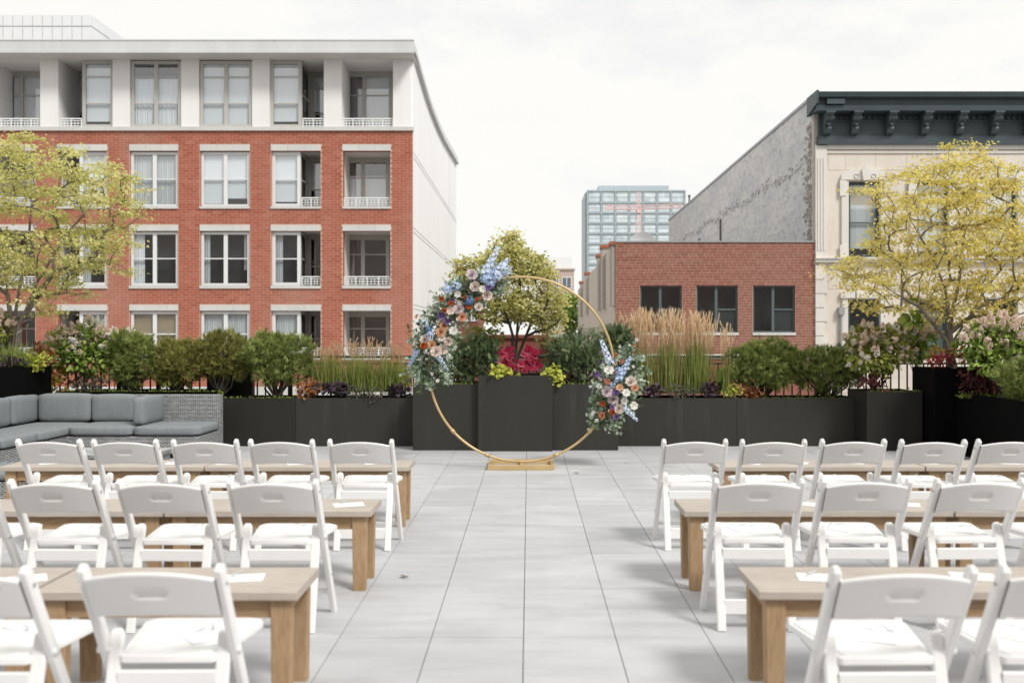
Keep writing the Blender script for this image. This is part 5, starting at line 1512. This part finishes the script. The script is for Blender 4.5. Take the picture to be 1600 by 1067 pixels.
M['pinkf'] = leaf_mat('fading pink florets', [(0.825,0.522,0.442),(0.880,0.695,0.569),(0.880,0.880,0.743),(0.757,0.474,0.428),(0.880,0.880,0.759)], 0.3, 0.6)
M['whitef'] = leaf_mat('white florets', [(0.792,0.748,0.660),(0.880,0.847,0.792)], 0.3, 0.6)
M['grass'] = leaf_mat('green grass blades', [(0.140,0.210,0.035),(0.224,0.294,0.063),(0.308,0.364,0.098),(0.392,0.392,0.126)], 0.3, 0.5, use_tint=False)
M['straw'] = leaf_mat('straw plumes', [(0.630,0.460,0.280),(0.761,0.589,0.385),(0.866,0.705,0.507)], 0.3, 0.7)
M['rust_plume'] = leaf_mat('rusty plumes', [(0.48,0.33,0.19),(0.58,0.42,0.26),(0.66,0.50,0.34)], 0.3, 0.7)
M['purple'] = leaf_mat('dark purple leaves', [(0.035,0.022,0.035),(0.065,0.040,0.06),(0.10,0.065,0.095),(0.05,0.035,0.045)], 0.1, 0.4)
M['silver'] = leaf_mat('dark trailing leaves', [(0.063,0.070,0.049),(0.112,0.119,0.084),(0.196,0.196,0.140),(0.084,0.070,0.063)], 0.15, 0.5)
M['lime'] = M['lime']
M['chart'] = leaf_mat('chartreuse leaves', [(0.378,0.448,0.056),(0.532,0.560,0.098),(0.644,0.630,0.154)], 0.35, 0.5)
M['heuch'] = leaf_mat('orange brown leaves', [(0.286,0.098,0.039),(0.403,0.150,0.058),(0.260,0.130,0.046),(0.169,0.078,0.039)], 0.2, 0.5)
M['coleus_y'] = leaf_mat('yellow orange leaves', [(0.336,0.210,0.035),(0.476,0.350,0.056),(0.280,0.280,0.049),(0.392,0.154,0.042)], 0.3, 0.5)
M['maroon'] = leaf_mat('maroon leaves', [(0.06,0.014,0.02),(0.10,0.025,0.03),(0.14,0.035,0.04)], 0.2, 0.45)
M['redleaf'] = leaf_mat('crimson leaves', [(0.30,0.012,0.045),(0.40,0.02,0.07),(0.24,0.01,0.035)], 0.25, 0.45)
M['moss'] = leaf_mat('moss green', [(0.182,0.234,0.039),(0.286,0.325,0.065),(0.130,0.182,0.033)], 0.2, 0.8)

def lobes_from(px0, px1, py0, py1, Y, n, ry, f0=0.30, f1=0.42):
    """overlapping rounded lobes spread evenly so that together they fill a silhouette"""
    out = []
    c = pt((px0+px1)/2, (py0+py1)/2, Y); rx_ = (px1-px0)/2*Y/F; rz0 = (py1-py0)/2*Y/F
    ph = rng.uniform(0, 6.28)
    for i in range(n):
        rr = math.sqrt((i+0.3)/n); a = i*2.39996+ph
        f_ = rng.uniform(f0, f1)
        u, w = rr*math.cos(a), rr*math.sin(a)
        sq = 1/max(1e-3, max(abs(u), abs(w))/max(rr, 1e-3)); sq = 1+(sq-1)*0.55     # a little squarer than an ellipse
        out.append((c+np.array([u*sq*rx_*(1-f_*0.75), rng.uniform(-1, 1)*ry*0.55*math.sqrt(max(0.1, 1-rr*rr*0.8)), w*sq*rz0*(1-f_*0.75)]), np.array([rx_*f_, ry*0.5, rz0*f_*1.05])))
    return out
def shell_points(lobes, n, jit=0.12):
    P, Nn = [], []
    k = n//len(lobes)+1
    for c, r_ in lobes:
        d = rdir(k, 0.25); p = c+d*r_*(1+rng.normal(size=(k,1))*jit); 
        P.append(p); Nn.append(nrm(d/r_))
    P, Nn = np.concatenate(P), np.concatenate(Nn)
    keep = np.ones(len(P), bool)
    for c, r_ in lobes:
        keep &= (((P-c)/(r_*0.86))**2).sum(1) > 0.72
    return P[keep], Nn[keep]
def limbs(e, base, lobes, r0, mat):
    A, B, ra, rb = [], [], [], []
    for c, r_ in lobes:
        p0 = np.array(base)+rng.normal(size=3)*[0.03, 0.03, 0]; mid = (p0+c)/2+rng.normal(size=3)*0.04; mid[2] = p0[2]+(c[2]-p0[2])*0.45
        A += [p0, mid]; B += [mid, c]; ra += [r0, r0*0.75]; rb += [r0*0.75, r0*0.4]
    tubes_np('trunk', A, B, ra, rb, mat, e, 6)
def pine(label, box, Y, ry, base_z, n_t=950, mat='pine', n_l=11, group='mounded pines in the planters'):
    px0, px1, py0, py1 = box
    base = (PX((px0+px1)/2, Y), Y, base_z)
    e = thing('pine_shrub', label, 'shrub', base, group)
    lb = lobes_from(px0-4, px1+4, py0, py1-0.10*(py1-py0), Y, n_l+6, ry, 0.26, 0.42)
    lb = [(c, r_*np.array([1.0, 1.0, 0.80])) for c, r_ in lb]
    P, Nn = shell_points(lb, int(n_t*1.9), 0.14)
    st = rng.uniform(size=len(P)) < 0.14; P[st] += Nn[st]*rng.uniform(0.02, 0.075, (st.sum(), 1))
    # each shoot carries a brush of needles
    k = 22
    ax = nrm(Nn+rng.normal(size=P.shape)*0.45+np.array([0, 0, 0.45]))
    ti = np.repeat(np.clip(rng.uniform(0.05, 0.95, len(P)), 0, 1), k)
    base_ = np.repeat(P, k, 0)+np.repeat(ax, k, 0)*rng.uniform(-0.045, 0.03, (len(P)*k, 1))
    D = nrm(np.repeat(ax, k, 0)*0.95+rng.normal(size=(len(P)*k, 3))*0.42)
    U = rng.normal(size=D.shape)
    leaves('needles', base_, D, U, rng.uniform(0.045, 0.080, len(D)), 0.0062, M[mat], e, LEAF_NEEDLE, tint=ti)
    limbs(e, base, lb, 0.016, M['bark_dark'])
    return e
ZL = 0.60
pine('rounded pine behind the back cushions of the sofa', (168,246,520,612), 13.1, 0.30, 0.68, 900)
pine('olive tinted pine behind the wicker end of the sofa', (240,312,533,614), 13.12, 0.28, 0.68, 800, 'pine_olive')
pine('broad olive pine in front of the black box', (298,392,521,600), 13.14, 0.30, ZL, 950, 'pine_olive', 12)
pine('bright green pine left of the low grasses', (380,486,520,606), 13.1, 0.32, ZL, 1100, 'pine', 13)
pine('large bright pine right of the plumed grasses', (1138,1252,532,615), 13.1, 0.32, ZL, 1250, 'pine', 14)
pine('looser pine beside the right hydrangea', (1236,1348,543,618), 13.15, 0.30, ZL, 950, 'pine', 12)
pine('pine at the right picture edge in the shaded planter', (1568,1650,562,640), 10.9, 0.30, 0.70, 800, 'pine', 9)

def yew(label, box, Y, ry, base_z, n=2600, group='dark yews in the centre planters'):
    px0, px1, py0, py1 = box
    base = (PX((px0+px1)/2, Y), Y, base_z)
    e = thing('yew_shrub', label, 'shrub', base, group)
    lb = lobes_from(px0, px1, py0, py1, Y, 15, ry)
    lb = [(c, r_*np.array([1.0, 1.0, 0.75])) for c, r_ in lb]
    P, Nn = shell_points(lb, int(n*0.6), 0.16)
    st = rng.uniform(size=len(P)) < 0.2; P[st] += Nn[st]*rng.uniform(0.02, 0.10, (st.sum(), 1))
    ax = nrm(Nn+rng.normal(size=P.shape)*0.3+np.array([0, 0, 0.3])); k = 16
    t = np.tile(np.linspace(0, 1, k), len(P))[:,None]
    A3 = np.repeat(ax, k, 0); base_ = np.repeat(P, k, 0)+A3*(t*0.11-0.06)
    sgn = np.where(np.arange(len(base_)) % 2 == 0, 1, -1)[:,None]
    sd = nrm(np.cross(A3, np.repeat(rdir(len(P), 1.0), k, 0)))
    leaves('needles', base_, sd*sgn+A3*0.7, np.cross(A3, sd)+rng.normal(size=A3.shape)*0.2, 0.026, 0.0085, M['yew'], e, LEAF_NEEDLE, tint=np.repeat(rng.uniform(0, 1, len(P)), k))
    limbs(e, base, lb, 0.014, M['bark_dark'])
yew('dark yew left of the red leaved plant', (690,778,520,600), 12.85, 0.30, 0.80)
yew('dark yew right of the red leaved plant', (852,958,520,600), 12.85, 0.32, 0.80, 3200)
yew('spiky upright yew behind the right flower spray', (943,992,508,560), 13.05, 0.18, 0.62, 1300)

PAN = {}
def panicle(mat):
    if mat in PAN: return PAN[mat]
    n = 46; t = rng.uniform(0, 1, n); a = rng.uniform(0, 6.28, n); r_ = 0.036*(1-t**1.5*0.75)
    c = np.stack([np.cos(a)*r_, np.sin(a)*r_, t*0.095], 1)
    P, D, U = [], [], []
    for i in range(n):
        o_ = nrm(np.array([math.cos(a[i]), math.sin(a[i]), 0.5])); u = nrm(np.cross(o_, rng.normal(size=3))); w = np.cross(o_, u)
        for j in range(4):
            b = math.pi/2*j; P.append(c[i]); D.append(u*math.cos(b)+w*math.sin(b)+0.2*o_); U.append(o_)
    PAN[mat] = leaf_mesh('flower_head', np.array(P), np.array(D), np.array(U), 0.018, 0.016, M[mat], LEAF_DIAMOND)
    return PAN[mat]
def hydrangea(label, box, Y, ry, base_z, n_leaf, n_f, leafm, fl, top_bias, stem_n=12, group='hydrangeas in the planters'):
    px0, px1, py0, py1 = box
    base = (PX((px0+px1)/2, Y), Y, base_z)
    e = thing('hydrangea_shrub', label, 'shrub', base, group)
    lb = lobes_from(px0+6, px1-6, py0+6, py1-0.12*(py1-py0), Y, 14, ry)
    P, Nn = shell_points(lb, int(n_leaf*1.5), 0.2)
    D = nrm(Nn+rng.normal(size=P.shape)*0.5+np.array([0, -0.1, -0.35])); U = nrm(Nn*0.6+np.array([0, -0.2, 0.9])+rng.normal(size=P.shape)*0.35)
    L = rng.uniform(0.05, 0.095, len(P))
    leaves('foliage', P, D, U, L, L*0.62, M[leafm], e, LEAF_OVAL)
    Q, N2 = shell_points(lb, 900, 0.06)
    z0, z1 = PZ(py1, Y), PZ(py0, Y)
    w = np.clip(((Q[:,2]-z0)/(z1-z0)-top_bias), 0.001, 1)**1.3*np.where(N2[:,1] < 0.35, 1, 0.15); w /= w.sum()
    for i in rng.choice(len(Q), min(int(n_f*1.7), len(Q)), replace=False, p=w):
        put(panicle(rng.choice(fl)), 'flower_head', e, Q[i]+N2[i]*0.03, N2[i]+np.array([0, -0.3, 0.45]), rng.uniform(0.6, 1.1))
    A, B = [], []
    for i in range(stem_n):
        c, r_ = lb[i % len(lb)]; A.append(np.array(base)+rng.normal(size=3)*[0.05, 0.04, 0]); B.append(c+rng.normal(size=3)*r_*0.4)
    tubes_np('stems', A, B, 0.007, 0.004, M['bark_dark'], e, 5)
hydrangea('pink and green hydrangea behind the sofa corner', (74,180,500,598), 13.05, 0.32, 0.68, 1900, 62, 'hyd', ['pinkf','pinkf','whitef'], 0.45)
hydrangea('white hydrangea heads between the pink hydrangea and the pine', (160,212,515,560), 13.2, 0.2, 0.68, 500, 20, 'hyd', ['whitef','whitef','pinkf'], 0.3)
hydrangea('pink hydrangea at the left picture edge under the maple', (-40,24,482,560), 12.3, 0.25, 1.04, 700, 30, 'hyd_yel', ['pinkf'], 0.2)
hydrangea('pink hydrangea in the square planter near the right corner', (1314,1428,508,590), 12.7, 0.30, 0.71, 1900, 80, 'hyd_yel', ['pinkf','pinkf','pinkf','whitef'], 0.15)
hydrangea('paler hydrangea behind the square planter', (1395,1470,500,570), 13.2, 0.25, 0.6, 900, 34, 'hyd', ['whitef','pinkf'], 0.35)
hydrangea('wide pink hydrangea at the right picture edge', (1496,1640,495,592), 11.6, 0.35, 0.72, 2400, 80, 'hyd', ['pinkf'], 0.35)

def blades(n, base_c, spread, h0, h1, lean, wd, seg=5):
    V, loops, sizes = [], [], []
    for i in range(n):
        b = np.array(base_c)+np.array([rng.normal()*spread[0], rng.normal()*spread[1], 0]); h = rng.uniform(h0, h1)
        a = rng.uniform(0, 6.28); ln = abs(rng.normal())*lean+0.03; d = np.array([math.cos(a), math.sin(a)*0.7, 0]); sd = np.array([-d[1], d[0], 0])
        sd = nrm(sd+rng.normal(size=3)*[0.6, 0.6, 0]); k = len(V)
        for s_ in range(seg+1):
            t = s_/seg; p = b+d*ln*h*t**2.0+np.array([0, 0, h*(t-0.35*ln*t*t*1.2)]); w = wd*(1-t**2*0.95)/2
            V += [p-sd*w, p+sd*w]
        for s_ in range(seg):
            q = k+2*s_; loops += [q, q+1, q+3, q+2]; sizes.append(4)
    return V, loops, sizes
def plumes(n, base_c, spread, h0, h1, lean, pl, mat, e, thick=0.007):
    A, B, P, D, U = [], [], [], [], []
    for i in range(n):
        b = np.array(base_c)+np.array([rng.normal()*spread[0]*0.8, rng.normal()*spread[1], 0]); h = rng.uniform(h0, h1)
        d = np.array([rng.normal()*lean+(b[0]-base_c[0])*0.35, rng.normal()*lean*0.7, 1.0]); d = nrm(d)
        top = b+d*h; mid = b+d*(h-pl)
        A.append(b); B.append(mid)
        bend = np.array([rng.normal()*0.05, rng.normal()*0.03, -0.01])
        m_ = 26
        for q in range(m_):
            t = q/m_; c = mid+(top-mid)*t+bend*t*t
            a = q*2.4; o_ = np.array([math.cos(a), math.sin(a), 0]); 
            P.append(c); D.append(d+o_*0.30); U.append(o_)
    tubes_np('plume_stalks', A, B, 0.0016, 0.0012, mat, e, 4, 'stuff')
    leaves('plumes', np.array(P), np.array(D), np.array(U), pl*0.20, thick, mat, e, LEAF_NEEDLE)
def grass(label, px, w_px, py_base, py_top, py_plume, Y, n, n_pl, mat_pl, lean=0.28, plumelen=0.24, pl_lean=0.05, group='ornamental grasses in the planters'):
    c = (PX(px, Y), Y, PZ(py_base, Y)); w = w_px*Y/F
    e = thing('grass_clump', label, 'grass', c, group)
    h = PZ(py_top, Y)-c[2]; V, lo, si = blades(int(n*2.2), c, (w*0.20, 0.07), h*0.55, h*1.05, lean, 0.0085)
    o = bpy.data.objects.new('blades', np_mesh('blades', V, lo, si, M['grass'])); o['kind'] = 'stuff'; link(o, e)
    hp = PZ(py_plume, Y)-c[2]
    plumes(n_pl, c, (w*0.22, 0.08), hp*0.80, hp*1.0, pl_lean, plumelen, mat_pl, e)
grass('low arching grass beside the bright pine, left planter', 512, 60, 612, 540, 531, 13.15, 260, 34, M['rust_plume'], 0.35, 0.20, 0.16)
grass('low arching grass in the middle of the left planter', 562, 66, 612, 545, 524, 13.15, 300, 40, M['rust_plume'], 0.38, 0.20, 0.16)
grass('low arching grass next to the central planters, left side', 612, 66, 612, 548, 532, 13.15, 300, 32, M['rust_plume'], 0.40, 0.20, 0.18)
grass('tall plumed grass nearest the ring', 1000, 46, 614, 530, 481, 13.2, 260, 74, M['straw'], 0.16, 0.33, 0.035)
grass('tall plumed grass in the middle of the right planter', 1043, 52, 614, 520, 482, 13.2, 300, 80, M['straw'], 0.17, 0.33, 0.035)
grass('tall plumed grass next to the large bright pine', 1088, 52, 614, 520, 485, 13.2, 300, 78, M['straw'], 0.17, 0.33, 0.04)
grass('slim grass tuft with few plumes beside the large bright pine', 1130, 30, 614, 560, 502, 13.05, 150, 14, M['straw'], 0.25, 0.26, 0.03)
grass('short green grass in the left corner planter', 24, 60, 572, 530, 505, 12.15, 200, 0 or 4, M['whitef'], 0.5, 0.05, 0.12)

def foliage_mound(name, label, box, Y, ry, mat, n, lsz, asp=0.7, tpl=LEAF_OVAL, hang=0.0, cat='plant', group='small bedding plants', individual=False, n_l=5):
    px0, px1, py0, py1 = box
    base = (PX((px0+px1)/2, Y), Y, PZ(py1, Y))
    e = thing(name, label, cat, base, group)
    lb = lobes_from(px0, px1, py0, py1, Y, n_l, ry)
    P, Nn = shell_points(lb, n, 0.25)
    D = nrm(Nn+rng.normal(size=P.shape)*0.5+np.array([0, -0.2, -hang])); U = nrm(Nn*0.7+np.array([0, -0.5, 0.7])+rng.normal(size=P.shape)*0.3)
    L = lsz*rng.uniform(0.7, 1.3, len(P))
    if individual:
        for i in range(len(P)):
            o = bpy.data.objects.new('leaf', leaf_mesh('leaf', P[i:i+1], D[i:i+1], U[i:i+1], L[i], L[i]*asp, M[mat], tpl)); link(o, e)
    else:
        leaves('foliage', P, D, U, L, L*asp, M[mat], e, tpl)
    A = np.array([base]*6); B = np.array([lb[i % len(lb)][0] for i in range(6)])
    tubes_np('stems', A, B, 0.004, 0.003, M['stem'], e, 4)
fm = foliage_mound
# crimson plant: large leaves, each a leaf of its own
e = thing('crimson_plant', 'plant with large crimson leaves at the front of the central planter', 'plant', (PX(809,12.5), 12.5, 0.92))
for cx_, cy_, nl, rr in ((793,552,8,0.12), (790,571,7,0.12), (828,552,9,0.13), (822,571,8,0.12), (838,570,7,0.10), (806,568,4,0.09)):
    c = pt(cx_, cy_, 12.5)
    for i in range(nl):
        a = 2*math.pi*i/nl+rng.uniform(-0.25, 0.25); d = np.array([math.cos(a), -0.35, math.sin(a)*0.85]); u = np.array([0.0, -1.0, 0.55])+rng.normal(size=3)*0.22
        L = rr*rng.uniform(0.75, 1.05)
        o = bpy.data.objects.new('leaf', leaf_mesh('leaf', (c+d*0.012)[None], d[None], u[None], L, L*0.72, M['redleaf'], LEAF_OVAL)); link(o, e)
tubes_np('stems', [(PX(800+8*i,12.5), 12.52, 0.92) for i in range(3)], [pt(793+15*i, 560, 12.52) for i in range(3)], 0.006, 0.004, M['maroon'], e, 5)
fm('vine_plant', 'chartreuse vine spilling over the front of the central planter', (760,812,574,592), 12.36, 0.10, 'chart', 150, 0.055, 0.9, LEAF_ROUND, 0.2)
fm('vine_plant', 'chartreuse vine trailing between the central and right planters', (846,886,572,602), 12.38, 0.08, 'chart', 130, 0.055, 0.9, LEAF_ROUND, 0.5)
fm('heuchera_plant', 'orange brown bedding plant at the seam of the left planters', (458,500,596,624), 12.95, 0.12, 'heuch', 380, 0.035, 0.9, LEAF_ROUND, 0.2)
fm('purple_plant', 'purple leaved plant at the left foot of the low grasses', (498,552,600,618), 12.95, 0.10, 'purple', 130, 0.065, 0.95, LEAF_ROUND)
fm('trailing_plant', 'dark trailing plant hanging over the left planter edge', (535,606,600,630), 12.9, 0.10, 'silver', 420, 0.05, 0.3, LEAF_OVAL, 0.6)
fm('purple_plant', 'small purple plant next to the central planters', (604,642,603,620), 12.95, 0.10, 'purple', 100, 0.06, 0.95, LEAF_ROUND)
fm('purple_plant', 'purple plant right of the smaller flower spray', (1008,1034,602,622), 12.95, 0.10, 'purple', 110, 0.05, 0.9, LEAF_ROUND)
fm('trailing_plant', 'silvery trailing plant under the plumed grasses', (1034,1090,602,624), 12.9, 0.10, 'silver', 420, 0.045, 0.3, LEAF_OVAL, 0.4)
fm('purple_plant', 'purple plant under the slim grass tuft', (1094,1128,600,620), 12.95, 0.10, 'purple', 130, 0.05, 0.9, LEAF_ROUND)
fm('lime_plant', 'lime green plant at the foot of the slim grass tuft', (1128,1162,600,621), 12.93, 0.09, 'chart', 200, 0.035, 0.8)
fm('heuchera_plant', 'orange brown bedding plant below the large bright pine', (1156,1192,602,626), 12.93, 0.10, 'heuch', 320, 0.033, 0.9, LEAF_ROUND, 0.2)
fm('maroon_plant', 'maroon plant at the foot of the square planter hydrangea', (1346,1386,586,612), 12.5, 0.10, 'maroon', 170, 0.07, 0.45)
fm('yellow_plant', 'yellow leaved plant on the tall right corner planter', (1446,1482,542,568), 12.35, 0.10, 'coleus_y', 200, 0.045, 0.6)
fm('red_plant', 'red leaved plant hanging at the tall right corner planter', (1450,1486,556,575), 12.15, 0.08, 'redleaf', 110, 0.06, 0.35)
fm('maroon_plant', 'dark maroon plant below the right edge hydrangea', (1500,1572,578,616), 11.65, 0.16, 'maroon', 380, 0.06, 0.6)
fm('pale_plant', 'pink brown plant at the foot of the golden tree', (1484,1520,540,570), 12.3, 0.10, 'heuch', 170, 0.05, 0.6)
fm('purple_plant', 'purple plant along the front of the left corner planter', (-10,46,556,576), 12.02, 0.08, 'purple', 240, 0.035, 0.8)
fm('vine_plant', 'chartreuse plant at the corner of the left tall planter', (36,78,553,580), 12.2, 0.12, 'chart', 190, 0.055, 0.8)
fm('coleus_plant', 'yellow and rust coleus behind the left end of the sofa', (58,108,572,612), 12.9, 0.12, 'coleus_y', 260, 0.07, 0.5, LEAF_OVAL, 0.2)
fm('rust_plant', 'rust coloured shrub below the left corner planter plants', (40,86,538,566), 12.4, 0.12, 'heuch', 260, 0.04, 0.7)
fm('dark_plant', 'dark leafy plant under the pink hydrangea', (110,168,590,612), 12.95, 0.12, 'silver', 380, 0.045, 0.6)
fm('shrub', 'yellow green leafy bush left of the small central tree', (728,786,508,548), 13.1, 0.2, 'hyd_yel', 620, 0.055, 0.6, LEAF_OVAL, 0.2, 'shrub', None)
fm('shrub', 'pale green leaves right of the small central tree', (838,876,498,545), 13.15, 0.15, 'leaf_ctree', 320, 0.05, 0.6, LEAF_OVAL, 0.2, 'shrub', None)
fm('climber', 'few large green leaves beside the golden tree', (1408,1442,474,520), 12.6, 0.10, 'hyd', 22, 0.13, 0.9, LEAF_ROUND, 0.5, 'plant', None)
fm('street_tree', 'green street tree beyond the low brick building', (880,905,462,522), 66, 1.2, 'hyd', 1500, 0.30, 0.6, LEAF_OVAL, 0.2, 'tree', None, n_l=9)

# moss and ground cover along the planter rims
P = []
for px0, px1, y, z in ((180,345,12.86,0.70),(345,462,12.88,0.61),(395,460,12.9,0.61),(1160,1343,12.9,0.61),(1356,1444,12.42,0.725),(1500,1600,11.6,0.74),(86,190,12.86,0.71),(880,960,12.45,0.825),(650,745,12.45,0.825)):
    n = int((px1-px0)*5)
    x = rng.uniform(PX(px0,y), PX(px1,y), n); P.append(np.stack([x, y+np.abs(rng.normal(0, 0.06, n)), z+np.abs(rng.normal(0, 0.018, n))], 1))
P = np.concatenate(P)
o = bpy.data.objects.new('ground_cover', leaf_mesh('ground_cover', P, rdir(len(P), 0.3), rdir(len(P), 1.2), rng.uniform(0.018, 0.04, len(P)), 0.02, M['moss'], LEAF_OVAL))
COL.objects.link(o); tag(o, 'low green ground cover along the planter rims', 'ground cover', kind='stuff')
